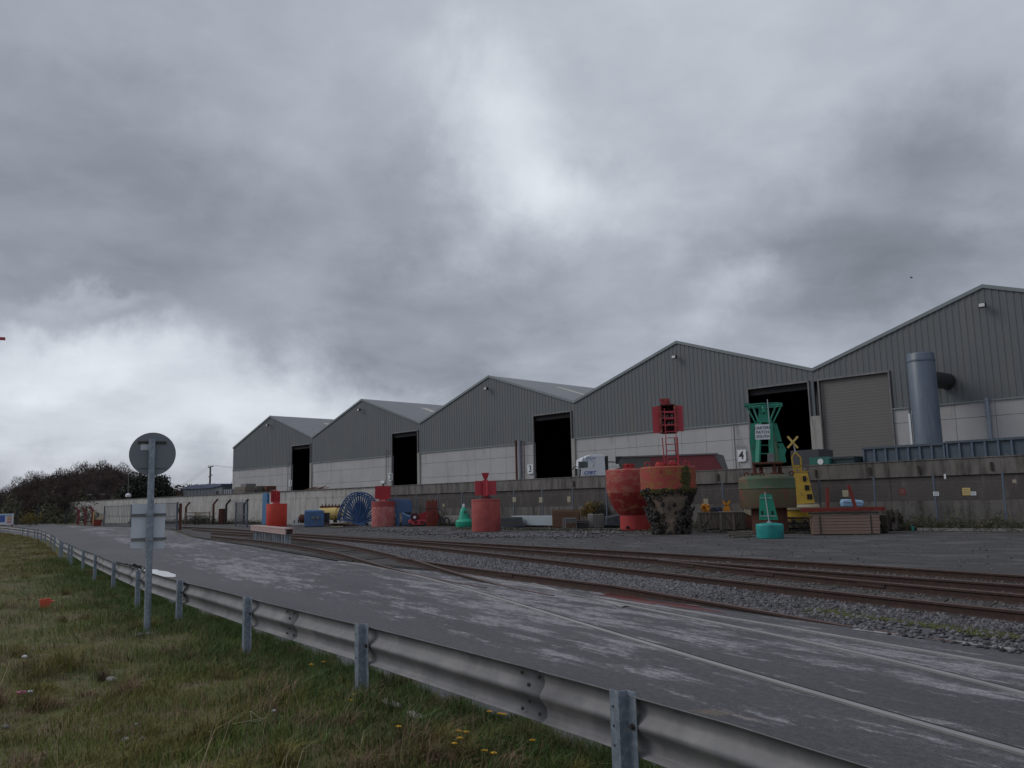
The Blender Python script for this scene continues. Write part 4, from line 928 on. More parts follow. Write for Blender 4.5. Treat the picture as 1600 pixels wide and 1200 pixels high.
# small turquoise buoy
p, a, s = place(1203.5, 840.5); t = thing('buoy', 'small turquoise drum buoy with a green tapered cage and leaning white pole', 'buoy', p, a)
q = MB(); q.lathe([(0, 0), (20*s, 0), (20.5*s, 1*s), (21*s, 20*s), (20*s, 21.5*s), (8*s, 23.5*s), (0, 23.5*s)], 40); q.build('float_drum', K['teal'], t, True)
B = pmap(p, a, 1203, 817)
for pts, y0 in (([(1186, 812), (1199, 812), (1196, 771), (1187, 773)], -.22), ([(1200, 812), (1216, 812), (1206, 773), (1197, 771)], -.20), ([(1187, 812), (1215, 812), (1205, 773), (1188, 773)], .22)):
    q = MB(); q.prism([B(*v) for v in pts], y0, y0+.03); q.build('cage_plate', K['green_vivid'], t)
for x in (1191, 1207): q = MB(); c_ = B(x, 801); q.box((c_[0], -.235, c_[1]), (3*s, .02, 6*s)); q.build('slot', K['dark'], t)
for y in (778, 806): q = MB(); a_, b_ = B(1187, y), B(1213 if y > 790 else 1206, y); q.bar((a_[0], -.25, a_[1]), (b_[0], -.25, b_[1]), .03); q.build('reflective_band', K['beam_white'], t)
q = MB(); q.tube((B(1202, 0)[0], -.1, 23*s), (B(1202, 0)[0], -.1, 26*s), .12, .06, 10); q.build('pole_socket', K['beam_white'], t)
q = MB(); a_, b_ = B(1202, 817), B(1195, 769); q.tube((a_[0], -.28, a_[1]), (b_[0], -.28, b_[1]), .028, .02, 8); q.build('pole', K['beam_white'], t)

# green bell buoy
p, a, s = place(726, 823); t = thing('buoy', 'small mint green bell shaped buoy with a white lamp on top', 'buoy', p, a)
q = MB(); q.lathe([(0, 0), (13*s, 0), (14*s, 2*s), (14*s, 8*s), (12.5*s, 10*s), (8.5*s, 12*s)], 32); q.build('float', K['mint'], t, True)
q = MB(); q.lathe([(8.5*s, 12*s), (7.5*s, 15*s), (6.5*s, 22*s), (5*s, 27*s), (2.6*s, 30*s), (0, 30*s)], 24, (-1*s, 0, 0)); q.build('bell_top', K['mint'], t, True)
q = MB(); q.lathe([(0, 30*s), (1.9*s, 30*s), (2.1*s, 33*s), (1.5*s, 35*s), (0, 35.5*s)], 12, (-1*s, 0, 0)); q.build('lamp', K['white'], t, True)
q = MB(); q.box((1.5*s, -6.9*s, 23*s), (4*s, .03, 4*s)); q.build('label_plate', K['steel_blue'], t)

# yellow mark
p, a, s = place(1254, 826); t = thing('buoy', 'yellow mark buoy with a tapered tower and X shaped topmark behind the green buoy', 'buoy', p, a)
B = pmap(p, a, 1250, 788)
q = MB(); q.lathe([(0, B(0, 796)[1]), (28*s, B(0, 796)[1]), (29*s, B(0, 792)[1]), (26*s, B(0, 788)[1]), (0, B(0, 788)[1])], 36); q.build('float_ring', K['cream'], t, True)
q = MB(); q.lathe([(0, 14*s), (22*s, 14*s), (24*s, 18*s), (24*s, 24*s), (26*s, 30*s), (0, 30*s)], 36); q.build('lower_ring', K['yellow'], t, True)
for yb, yt in ((-17, -9), (17, 9)):
    q = MB(); q.add([(B(1236, 788)[0], yb*s, B(0, 788)[1]), (B(1273, 786)[0], yb*s, B(0, 786)[1]), (B(1261.5, 738)[0], yt*s, B(0, 738)[1]), (B(1240, 739)[0], yt*s, B(0, 739)[1])], [(0, 1, 2, 3) if yb < 0 else (3, 2, 1, 0)]); 
    o = q.build('tower_plate', K['yellow'], t); o.modifiers.new('s', 'SOLIDIFY').thickness = .03
for sg in (-1, 1):
    q = MB(); xb, xt = (1236, 1240) if sg < 0 else (1273, 1261.5)
    q.add([(B(xb, 787)[0], -17*s, B(0, 787)[1]), (B(xb, 787)[0], 17*s, B(0, 787)[1]), (B(xt, 738)[0], 9*s, B(0, 738)[1]), (B(xt, 738)[0], -9*s, B(0, 738)[1])], [(0, 1, 2, 3) if sg > 0 else (3, 2, 1, 0)]); o = q.build('tower_plate', K['yellow'], t); o.modifiers.new('s', 'SOLIDIFY').thickness = .03
for x, y, w_ in ((1257, 748, 5), (1261, 762, 6.5), (1265, 776, 7.5)):
    f = (y-738)/50; q = MB(); c_ = B(x, y); q.box((c_[0], -(9+8*f)*s-.035, c_[1]), (w_*s, .05, 8*s)); q.build('opening', K['dark'], t)
    q = MB(); 
q = MB(); c_ = B(1250.5, 737); q.box((c_[0], 0, c_[1]), (24*s, 19*s, 1.5*s)); q.build('top_plate', K['yellow'], t)
for (x0_, y0_), (x1_, y1_) in (((1241, 737), (1237, 715)), ((1252, 737), (1251, 715)), ((1237, 715), (1242, 707)), ((1251, 715), (1243, 707)), ((1239, 727), (1253, 736)), ((1252, 727), (1240, 736)), ((1238, 728), (1253, 728))):
    q = MB(); a_, b_ = B(x0_, y0_), B(x1_, y1_); q.bar((a_[0], -.1, a_[1]), (b_[0], -.1, b_[1]), .07); q.build('frame_bar', K['yellow'], t)
q = MB(); a_, b_ = B(1243, 708), B(1239.5, 693); q.tube((a_[0], 0, a_[1]), (b_[0], 0, b_[1]), .04, .03, 8); q.build('stem', K['beam_white'], t)
for dx in (-1, 1):
    q = MB(); a_, b_ = B(1238.6-8*dx, 682), B(1238.6+8*dx, 700); q.bar((a_[0], dx*.02, a_[1]), (b_[0], dx*.02, b_[1]), .13, .10); q.build('topmark_arm', K['orange'] if False else K['yellow_pale'], t)
# dark pallets under it
p2, a2, s2 = place(1250, 829); t = thing('pallet', 'dark stacked pallet under the yellow mark buoy', 'pallet', p2, a2)
for k in range(5):
    for j in range(4): q = MB(); q.box((0, -.7+.45*j, .08+.13*k), (1.9, .12, .07) if k % 2 == 0 else (.12, 1.9, .07)); q.build('board', K['wood_dark'], t) if k % 2 == 0 else None
    if k % 2:
        for j in range(4): q = MB(); q.box((-.8+.53*j, 0, .08+.13*k), (.12, 1.6, .10)); q.build('bearer', K['wood_dark'], t)

# timber stack
p, a, s = place(1320, 834); t = thing('timber_stack', 'long stack of pale sawn planks strapped together at the right of the yard', 'timber', p, a+math.radians(6))
h6 = 28.5*s/6; LN = 97*s
for r_i in range(6):
    for c_i in range(7):
        q = MB(); q.box((0, 0, 0), (LN*random.uniform(.985, 1.01), .20, h6-.014)); q.build('plank', K['wood'], t).location = (random.uniform(-.03, .03), -.62+c_i*.215, h6*(r_i+.5)+.02)
for x in (-37, 36): q = MB(); q.box((x*s, -.735, 14.2*s), (.05, .02, 29*s)); q.build('strap', K['wood_dark'], t)
q = MB(); q.box((0, 0, .0), (LN*.97, 1.2, .03)); q.build('base', K['dark'], t)
p, a, s = place(1320, 834); t = thing('red_beam_frame', 'red painted beam with two uprights lying across the timber stack', 'steel frame', p, a+math.radians(6))
q = MB(); q.box((-2*s, -.35, 38*s), (122*s, .25, 6*s)); q.build('beam', K['rust_red'], t)
for k in range(7): q = MB(); q.box(((-50+17*k)*s, -.49, 38*s), (.12, .04, 5*s)); q.build('bracket', K['rust_red'], t)
for (x0_, z0_), (x1_, z1_) in (((-23.4, 41), (-21.5, 72)), ((17, 41), (9.5, 75))):
    q = MB(); q.bar((x0_*s, -.35, z0_*s), (x1_*s, -.35, z1_*s), .13, .13); q.build('upright', K['rust_red'], t)
q = MB(); q.box((-2*s, -.3, 32.5*s), (100*s, .9, 3*s)); q.build('bearer', K['wood_dark'], t)
t = thing('tarpaulin_bundle', 'light blue tarpaulin bundle lying on the timber stack behind the red upright', 'tarpaulin', p, a+math.radians(6))
q = MB(); q.prism([(0*s, 41.5*s), (30*s, 41.5*s), (32*s, 47*s), (31*s, 51*s), (20*s, 52.3*s), (8*s, 53.3*s), (1*s, 53*s), (-1*s, 48*s)], .05, .85); q.build('cover', K['tarp'], t, bevel=.05)
q = MB(); q.prism([(1*s, 50*s), (30*s, 47.5*s), (30*s, 48.2*s), (1*s, 51*s)], .02, .06); q.build('fold', K['white'], t)
t = thing('pole_pile', 'dark pile of old poles leaning at the right end of the timber stack', 'poles', *[G(1397, 829)], face(G(1397, 829)))
s = 1/ppm(G(1397, 829))
for k in range(26):
    x0_ = random.uniform(-13, 9)*s; q = MB(); q.bar((x0_, random.uniform(-.4, .5), .02), (x0_+random.uniform(-4, 6)*s, random.uniform(-.2, .8), random.uniform(20, 33)*s), random.uniform(.06, .12)); q.build('pole', K['wood_dark'], t)
p, a, s = place(1376, 832); t = thing('log_pile', 'dark brown pile of short baulks between the pale timber and the leaning poles', 'logs', p, a)
for r_i in range(5):
    for c_i in range(5): q = MB(); q.box(((-9+4.4*c_i)*s, random.uniform(-.1, .15), (2.8+5.5*r_i)*s), (4.2*s, 1.2, 5.2*s)); q.build('baulk', K['wood_dark'], t)
p, a, s = place(1427.5, 826.5); t = thing('bucket', 'small turquoise bucket lying in weeds by the wall foot', 'bucket', p, a)
q = MB(); q.lathe([(0, 0), (2.6*s, 0), (3.4*s, 7*s), (3.1*s, 7*s), (2.4*s, 1*s), (0, 1*s)], 16); q.build('tub', K['teal'], t)
q = MB()
for i in range(8): a0, a1 = math.pi*i/8, math.pi*(i+1)/8; q.tube((3.3*s*math.cos(a0), 0, 7*s+3*s*math.sin(a0)), (3.3*s*math.cos(a1), 0, 7*s+3*s*math.sin(a1)), .008, .008, 4, False)
q.build('handle', K['galv'], t)

# crates with sinker gear on top
def crate(px, py, w_, h_, m, lab, brace=1):
    p, a, s = place(px, py); t = thing('timber_crate', lab, 'crate', p, a, 'old timber crates behind the buoys'); w_ *= s; h_ *= s; d_ = .95
    for sy in (-1, 1):
        n_ = 6
        for i in range(n_): q = MB(); q.box((-w_/2+w_*(i+.5)/n_, sy*d_/2, h_/2), (w_/n_*.82, .03, h_*.86)); q.build('board', K[m], t)
    for sx2 in (-1, 1):
        for sy in (-1, 1): q = MB(); q.box((sx2*(w_/2-.05), sy*(d_/2+.04), h_/2), (.11, .09, h_)); q.build('post', K[m], t)
        q = MB(); q.box((sx2*w_/2, 0, h_/2), (.03, d_, h_*.8)); q.build('end_board', K[m], t)
    q = MB(); q.box((0, 0, h_-.03), (w_+.1, d_+.2, .06)); q.build('lid', K[m], t)
    q = MB(); q.bar((-brace*w_*.3, -d_/2-.04, h_*.15), (brace*w_*.1, -d_/2-.04, h_*.75), .05, .02); q.build('brace', K['wood_dark'], t); return p, a, s, h_
crate(1109.5, 827, 34, 27, 'wood_grey', 'grey timber crate carrying a round orange sinker, just right of the mussel crusted buoy')
crate(1137, 828, 22, 28.5, 'wood_grey', 'pale grey timber crate carrying the X shaped orange fitting', -1)
crate(1159.5, 827, 22, 28, 'wood_grey', 'empty topped dark timber crate next to the big green buoy')
p, a, s = place(1104, 827); t = thing('sinker', 'round orange toothed fitting on top of the left crate', 'buoy fitting', p+Vector((0, 0, 27*s)), a, 'orange fittings on the crates')
q = MB()
for k in range(9): an = k*.7; q.bar((0, 0, 6*s), (6.2*s*math.cos(an), -.1+.3*math.sin(an*2), 6*s+6.0*s*math.sin(an)), .14, .12)
q.build('claw', K['orange'], t); q = MB(); q.lathe([(0, 0), (4*s, 0), (4.5*s, 6*s), (2*s, 10*s), (0, 10*s)], 12); q.build('hub', K['orange'], t)
p, a, s = place(1137.5, 827); t = thing('topmark', 'X shaped orange topmark standing on the middle crate', 'topmark', p+Vector((0, 0, 28*s)), a, 'orange fittings on the crates')
for dx in (-1, 1): q = MB(); q.bar((dx*5.5*s, 0, 16*s), (-dx*4*s, 0, 3*s), .16, .12); q.build('arm', K['orange'], t)
q = MB(); q.prism([(-6*s, 0), (6*s, 0), (4*s, 6*s), (-4*s, 6*s)], -.2, .2); q.build('base', K['orange'], t)
p, a, s = place(1120, 827); t = thing('chain_heap', 'small dark heap of shackles and chain between the orange fittings', 'chain', p+Vector((0, 0, 27.5*s)), a)
for k in range(9): q = MB(); eye(q, (-6+1.7*k)*s, random.uniform(-.2, .2), 0, .07+.03*(k % 2)); q.build('link', K['black'] if k % 3 else K['blue_dark'], t)
p, a, s = place(1173, 825); t = thing('wooden_block', 'brown wooden chock propping the big green buoy', 'chock', p, a)
q = MB(); q.prism([(-7*s, 4*s), (6*s, 0), (7*s, 19*s), (-4*s, 24*s), (-8*s, 16*s)], -.9, -.2); q.build('chock', K['rust'], t)
q = MB(); q.prism([(-9*s, 27*s), (1*s, 21*s), (2*s, 28*s), (-8*s, 31*s)], -1.0, -.5); q.build('wedge', K['cream'], t)
p, a, s = place(1156, 839); t = thing('plank_litter', 'broken planks lying on the ground left of the turquoise buoy', 'planks', p, a)
for k in range(5): q = MB(); q.bar((random.uniform(-26, -10)*s, .3*k-.4, .04+.03*k), (random.uniform(8, 24)*s, .25*k-.2, .05+.03*k), .22, .05); q.build('plank', K['wood_dark'] if k % 2 else K['wood_grey'], t)

# concrete beam, bricks, blocks, gorse
p, a, s = place(836, 821); t = thing('concrete_beam', 'long pale blue grey concrete beam lying at the wall foot', 'beam', p, 0)
L_ = 3.9; q = MB(); q.box((0, 0, .42), (L_, .5, .62)); q.build('beam_body', K['beam_white'], t, bevel=.02); 
for x in (-1.5, 1.5): q = MB(); q.box((x, 0, .055), (.3, .5, .11)); q.build('skid', K['wood_dark'], t)
q = MB(); q.bar((-L_/2-7, .0, .42), (-L_/2-.02, .0, .42), .45, .55); 
p3 = G(700, 820); t = thing('concrete_beam', 'far pale concrete beam at the wall foot behind the green bell buoy', 'beam', (p3.x, 40.0, 0), 0, None)
q = MB(); q.box((0, 0, .45), (8, .4, .6)); q.build('beam_body', K['block'], t)
p, a, s = place(885, 821); t = thing('brick_stack', 'stack of old brown bricks with dead grass on top beside the concrete beam', 'bricks', p, a)
bx = MB(); bx.box((0, 0, 0), (.215, .10, .075)); bme = bx.mesh('brick', K['brick'])
for r_i in range(12):
    for c_i in range(8): inst('brick', bme, t, ((-17+4.95*c_i)*s+random.uniform(-.02, .02), -.35+random.uniform(-.02, .02), .05+r_i*.082), (0, 0, random.uniform(-.05, .05)), (.95, 1, 1))
q = MB(); q.box((.0, .2, .50), (1.75, .95, .98)); q.build('core', K['brick'], t)
q = MB()
for k in range(500): x_, y_ = random.uniform(-.9, .9), random.uniform(-.35, .6); q.add([(x_, y_, .98), (x_+.012, y_, .98), (x_+random.uniform(-.1, .1), y_+random.uniform(-.1, .1), 1.0+random.uniform(.05, .2))], [(0, 1, 2)])
o = q.build('dead_grass', mat('dead_grass', (.20, .14, .07), (.14, .09, .04), 6, .9, isl=.4), t); o['kind'] = 'stuff'
def block(px, py, w_, h_, m, lab, d_=.8, rz=0.0, nm='concrete_block'):
    p, a, s = place(px, py); t = thing(nm, lab, 'concrete block', p, a+rz, 'concrete blocks at the wall foot'); q = MB(); q.box((0, 0, h_*s/2), (w_*s, d_, h_*s)); q.build('block_body', K[m], t, bevel=.03)
    for x in (-.25, .25): q = MB(); q.box((x*w_*s, 0, h_*s+.015), (.06, .2, .03)); q.build('lifting_loop', K['rust'], t)
    return t
block(923.5, 823.5, 9, 21, 'block', 'narrow pale concrete block left of the larger square one')
block(936.5, 824.5, 16, 21, 'block_dark', 'square grey concrete block between the narrow pale block and a dark tarpaulin')
block(909, 814, 18, 10, 'block', 'low pale concrete block at the back below the gorse', .6)
p, a, s = place(890, 826); t = thing('trestle', 'low grey steel trestle with end frames before the bricks', 'trestle', p, a)
q = MB(); q.box((2*s, 0, 12*s), (20*s, .4, 7*s)); q.build('bed', K['block_dark'], t)
for x in (-10, -6.5): q = MB(); q.bar((x*s, -.2, 0), (x*s, -.2, 16*s), .05); q.build('leg', K['galv'], t)
q = MB(); q.bar((-10*s, -.2, 16*s), (10*s, -.2, 16*s), .05); q.build('top_rail', K['galv'], t)
p, a, s = place(910, 825); t = thing('dark_bin', 'dark open box with weeds in front of the pale block', 'box', p, a)
q = MB(); q.prism([(-9*s, 0), (9*s, 0), (9.5*s, 12*s), (-9.5*s, 11*s)], -.4, .4); q.build('box_body', K['black'], t, bevel=.02); q = MB(); q.box((0, -.41, 9*s), (18*s, .03, 1.2*s)); q.build('rim', K['wood_grey'], t)
p, a, s = place(957, 824); t = thing('covered_pile', 'low pile under dark blue black sheeting beside the tall red buoy', 'covered pile', p, a)
q = MB(); q.prism([(-12*s, 3*s), (13*s, 2*s), (13*s, 20*s), (3*s, 18*s), (-11*s, 15*s)], -.4, .5); q.build('sheeting', mat('sheeting', (.035, .042, .055), (.08, .09, .10), 4, .35, .03, 5), t, bevel=.08)
q = MB(); q.bar((-12*s, -.42, 17*s), (13*s, -.42, 21*s), .06); q.build('batten', K['galv'], t)

def leaf_cloud(n, fn, size, name, m, parent, asp=1.0):
    """n small triangles at points given by fn(n) -> (n,3) array"""
    P = fn(n); n = len(P); d = rng.normal(size=(n, 3)); d /= np.linalg.norm(d, axis=1)[:, None]; e = rng.normal(size=(n, 3)); e -= (e*d).sum(1)[:, None]*d; e /= np.linalg.norm(e, axis=1)[:, None]
    sz = rng.uniform(.6, 1.4, n)[:, None]*size; v = np.stack([P-d*sz*asp, P+e*sz*.5, P+d*sz*asp], 1).reshape(-1, 3)
    me = bpy.data.meshes.new(name); me.vertices.add(3*n); me.vertices.foreach_set('co', v.astype(np.float32).ravel()); me.loops.add(3*n); me.loops.foreach_set('vertex_index', np.arange(3*n, dtype=np.int32))
    me.polygons.add(n); me.polygons.foreach_set('loop_start', np.arange(0, 3*n, 3, dtype=np.int32)); me.materials.append(m); me.update(calc_edges=True)
    o = bpy.data.objects.new(name, me); COL.objects.link(o); o.parent = parent; return o
gx = W(929, 790, 39.9); a = face(gx); t = thing('gorse_bush', 'round gorse bush with yellow flowers growing at the wall foot above the blocks', 'bush', (gx.x, 39.9, .55), a)
def gb(n):
    u = rng.normal(size=(n, 3)); u /= np.linalg.norm(u, axis=1)[:, None]; r = rng.uniform(.35, 1, n)[:, None]**.5; q = u*r*np.array([.92, .55, .80]); q[:, 2] = np.abs(q[:, 2])*1.05+.15; q += rng.normal(0, .05, (n, 3)); return q
leaf_cloud(5200, gb, .05, 'foliage', K['gorse_g'], t, 1.6)
def gy(n): q = gb(n); q = q[(q[:, 0]*-.8+q[:, 2] > .42)]; return q*1.03
leaf_cloud(2600, gy, .035, 'blossom', K['gorse_y'], t)
q = MB()
for k in range(12): q.tube((0, 0, -.4), (random.uniform(-.7, .7), random.uniform(-.3, .3), random.uniform(.3, .7)), .03, .01, 5, False)
q.build('stem', K['tree_bark'], t)
# weeds along the wall foot
def weeds(x0, x1, y, n, lab, hmax=.5, m='scrub'):
    def fn(n): x = rng.uniform(x0, x1, n); e = np.minimum(1, np.minimum(x-x0, x1-x)/.8+.15); return np.stack([x, y+rng.normal(0, .25, n), np.abs(rng.normal(0, .5, n))*hmax*e*(.5+.5*np.sin(x*2.1)**2)], -1)
    o = leaf_cloud(n, fn, .06, 'wall_weeds', K[m], None, 1.8); o['kind'] = 'stuff'; o['label'] = lab
weeds(-17, -8, 39.2, 5000, 'dark weeds growing at the fence foot at the right', .8); weeds(-55, -17, 39.5, 9000, 'low weeds along the fence foot behind the yard gear', .45)
weeds(-42, -17, 35.2, 2600, 'sparse low weeds around the buoys in the yard', .10)
weeds(-112, -76, 39.5, 9000, 'rough grass and weeds below the pale wall at the left', .5)

# left group of gear
def P2(px, py): p, a, s = place(px, py); return p, a, s
p, a, s = P2(413, 819); t = thing('steel_sheet', 'tall light blue steel panel standing behind the orange red buoy', 'steel panel', p, a)
q = MB(); q.prism([(-4*s, 0), (4*s, 1*s), (4*s, 49*s), (-1*s, 50*s), (-3.5*s, 46*s)], 0, .12); q.build('panel_face', K['blue_light'], t)
q = MB(); q.box((5.5*s, .1, 40*s), (3*s, .3, 16*s)); q.build('edge_plate', K['blue_dark'], t)
p, a, s = P2(465, 819); t = thing('white_bracket', 'white sloping steel bracket with slots left of the blue engine box', 'bracket', p, a)
q = MB(); q.prism([(-9*s, 0), (10*s, 0), (9*s, 12*s), (4*s, 15*s), (-8*s, 6*s)], 0, .2); q.build('plate', K['white'], t)
for x in (-5, 1): q = MB(); q.box((x*s, -.02, 5*s), (1.2*s, .03, 4*s)); q.build('slot', K['dark'], t)
p, a, s = P2(491, 823); t = thing('engine_box', 'blue machine box with a dark round drum on its left end', 'machinery', p, a)
q = MB(); q.box((0, 0, 12.5*s), (30*s, 1.3, 24*s)); q.build('casing', K['blue'], t, bevel=.05); q = MB(); q.box((-1*s, 0, 25*s), (27*s, 1.1, 2*s)); q.build('lid', K['blue_light'], t)
for x in (-2, 5): q = MB(); q.lathe([(0, 0), (2.6*s, 0), (2.6*s, .1), (0, .1)], 14); o = q.build('port', K['galv_dull'], t); o.location = (x*s, -.66, 14*s); o.rotation_euler = (math.pi/2, 0, 0)
q = MB(); q.tube((-22*s, -.1, 13*s), (-15*s, -.1, 13*s), 6.5*s, 7*s, 18); q.tube((-24*s, -.1, 13*s), (-22*s, -.1, 13*s), 4*s, 5*s, 14); q.build('drum', K['rust'], t)
for k in range(4): q = MB(); q.bar((15*s, -.5+.3*k, (6+4*k)*s), (24*s, -.4+.3*k, (7+4*k)*s), .09); q.build('pipe', K['black'], t)
q = MB(); q.box((19*s, .3, 12*s), (8*s, .9, 18*s)); q.build('gearbox', K['black'], t)
p, a, s = P2(519, 818); t = thing('yellow_tank', 'pale yellow horizontal tank with dark teeth along its top', 'tank', p, a-.35)
q = MB(); q.tube((-20*s, 0, 19*s), (8*s, 0, 17*s), 8*s, 10.5*s, 24); q.tube((8*s, 0, 17*s), (15*s, 0, 19*s), 10.5*s, 7*s, 24); q.build('tank_body', K['yellow_pale'], t, True)
q = MB(); q.box((-2*s, .1, 28.5*s), (36*s, .3, 3*s)); q.build('top_beam', K['rust'], t)
for k in range(7): q = MB(); q.box(((-17+5.5*k)*s, .1, 31*s), (1.2*s, .1, 3*s)); q.build('tooth', K['rust'], t)
for x in (-12, 5): q = MB(); q.box((x*s, 0, 4*s), (2*s, .7, 8*s)); q.build('saddle', K['black'], t)
q = MB(); q.bar((14*s, -.3, 3*s), (16*s, -.3, 14*s), .12); q.build('support', K['beam_white'], t)
p, a, s = P2(535, 824); t = thing('scrap_pile', 'low pile of scrap pallets and boards in front of the yellow tank', 'scrap', p, a)
for k in range(14): q = MB(); q.bar((random.uniform(-28, -6)*s, random.uniform(-.6, .8), (1+random.uniform(0, 6))*s), (random.uniform(0, 30)*s, random.uniform(-.6, .8), (1+random.uniform(0, 7))*s), .14, .06); q.build('board', K[random.choice(['wood_grey', 'wood_dark', 'wood_grey', 'rust'])], t)
for k in range(2): q = MB(); q.box((-8*s, -.5, (2+5*k)*s), (18*s, .8, 1.2*s)); q.build('pallet_deck', K['cream'] if k == 0 else K['block'], t)
# blue fan of tubes: a cable reel half
p, a, s = P2(562, 820); t = thing('cable_reel', 'large dark blue spoked cable reel frame with looped rims', 'cable reel', p, a-.25)
hub = (-2*s, 0, 2*s); R_ = 49*s
for yy, dx in ((-.55, 0), (.55, 3)):
    q = MB(); n_ = 22; arc = [(hub[0]+dx*s+R_*.62*math.cos(math.radians(8+164*i/n_)), yy, hub[2]+R_*math.sin(math.radians(8+164*i/n_))) for i in range(n_+1)]; q.path(arc, .06, 6); q.build('rim', K['blue_dark'], t)
    q = MB(); arc = [(x*.90+hub[0]*.1, y, z*.93+hub[2]*.07) for x, y, z in arc]; q.path(arc, .05, 6); q.build('inner_rim', K['blue_dark'], t)
for yy, dx in ((-.55, 0), (.55, 3)):
    for i in range(21):
        an = math.radians(10+160*i/20); q = MB(); q.tube((hub[0]+i*.5*s-3*s, yy*.5, hub[2]), (hub[0]+dx*s+R_*.62*math.cos(an), yy, hub[2]+R_*math.sin(an)), .065, .05, 5); q.build('spoke', K['blue_dark' if i % 4 else 'blue'], t)
q = MB(); q.box((0, 0, 2*s), (24*s, 1.0, 4*s)); q.build('hub_base', K['blue'], t)
p, a, s = P2(628, 820); t = thing('blue_machine', 'blue steel machine frame with struts behind the pink drum buoy', 'machinery', p, a)
q = MB(); q.prism([(-15*s, 20*s), (16*s, 20*s), (15*s, 40*s), (-8*s, 42*s), (-20*s, 41*s), (-20*s, 34*s)], -.1, .8); q.build('upper_casing', K['blue'], t, bevel=.03)
q = MB(); q.box((-6*s, .1, 11*s), (5*s, .6, 22*s)); q.build('column', K['blue'], t)
q = MB(); q.box((8*s, .2, 9*s), (16*s, .8, 17*s)); q.build('lower_casing', K['blue'], t)
for (a0, a1) in (((-16, 18), (-6, 4)), ((-16, 3), (-6, 15)), ((0, 20), (18, 12))): q = MB(); q.bar((a0[0]*s, -.15, a0[1]*s), (a1[0]*s, -.15, a1[1]*s), .12); q.build('strut', K['blue_light'] if a1[0] > 0 else K['blue_dark'], t)
q = MB(); q.box((7*s, -.12, 19*s), (15*s, .05, 3*s)); q.build('opening', K['dark'], t)
p, a, s = P2(655, 822); t = thing('red_winch', 'low red winch with a white ringed drum end and pale red chassis', 'winch', p, a)
q = MB(); q.tube((-7*s, -.5, 14*s), (-7*s, .4, 14*s), 6.5*s, 6.5*s, 20); q.build('drum', K['red_dark'], t); q = MB(); q.tube((-7*s, -.53, 14*s), (-7*s, -.5, 14*s), 2.3*s, 2.3*s, 14); q.build('hub', K['white'], t)
q = MB(); q.prism([(-16*s, 2*s), (12*s, 2*s), (13*s, 9*s), (-12*s, 11*s), (-17*s, 9*s)], -.5, .5); q.build('chassis', K['red_top2'], t, bevel=.04)
for x in (-5, 4): q = MB(); q.box((x*s, -.52, 6*s), (5*s, .04, 3*s)); q.build('opening', K['red_dark'], t)
q = MB(); q.prism([(-2*s, 10*s), (12*s, 10*s), (16*s, 20*s), (10*s, 22*s), (0, 18*s)], -.3, .3); q.build('cover', K['red_top'], t)
for x in (-14, 10): q = MB(); q.tube((x*s, -.55, 3*s), (x*s, -.3, 3*s), 3*s, 3*s, 14); q.build('wheel', K['black'], t)
p, a, s = P2(675, 822); t = thing('red_grab', 'rusty red grab with a row of upright tines between the winch and the bell buoy', 'grab', p, a)
q = MB(); q.lathe([(0, 0), (9*s, 0), (12*s, 8*s), (11*s, 17*s), (6*s, 23*s), (0, 24*s)], 18, (2*s, .6, 0)); q.build('bucket', K['rust_red'], t, True)
for k in range(6): q = MB(); q.bar(((-7+3*k)*s, -.1, 0), ((-7.5+3*k)*s, .0, (39+2*(k % 2))*s), .11, .08); q.build('tine', K['rust_red'], t)
for z in (27, 12): q = MB(); q.box((0, -.02, z*s), (20*s, .16, 1.6*s)); q.build('cross_bar', K['rust'], t)
q = MB(); q.path([((9+9*math.sin(math.radians(i*12)))*s, .1, (18+8*math.cos(math.radians(i*12)))*s) for i in range(11)], .03, 5); q.build('hose', K['black'], t)
for k, x in enumerate((686, 694, 702)):
    p, a, s = P2(x, 822); t = thing('forked_post', ['short dark forked post nearest the red grab', 'middle short dark forked post', 'short dark forked post nearest the bell buoy'][k], 'post', p, a, 'three dark forked posts')
    q = MB(); q.bar((0, 0, 0), (0, 0, 9*s), .14); q.build('stem', K['black'], t)
    for sg in ((-1, 1) if k == 1 else ((1,) if k == 0 else (-1,))): q = MB(); q.bar((0, 0, 8*s), (sg*3*s, 0, 14*s), .12); q.build('prong', K['black'], t)
# pipe bundle and trestle frames right of buoy 3
p, a, s = P2(802, 824); t = thing('section_pile', 'flat pile of grey steel sections beside the scraped red buoy', 'steel sections', p, a)
for k in range(5):
    for j in range(4): q = MB(); q.bar((-20*s, -.45+.3*j, (3+3*k)*s), ((18-1.2*k)*s, -.4+.3*j, (2.5+3*k)*s), .2, .10); q.build('section', K['block_dark'] if (k+j) % 3 else K['steel_blue'], t)
p, a, s = P2(797, 815); t = thing('lattice_frame', 'pale lattice frame lying behind the grey steel sections', 'frame', p, a)
for (x0_, z0_, x1_, z1_) in ((-11, 0, 9, 0), (-12, 5, 4, 13), (-11, 0, -12, 14), (-12, 13, 9, 12), (-6, 0, 8, 13), (0, 0, -9, 13), (6, 0, 9, 12)): q = MB(); q.bar((x0_*s, 0, z0_*s+.1), (x1_*s, 0, z1_*s+.1), .05); q.build('lattice_bar', K['galv'], t)

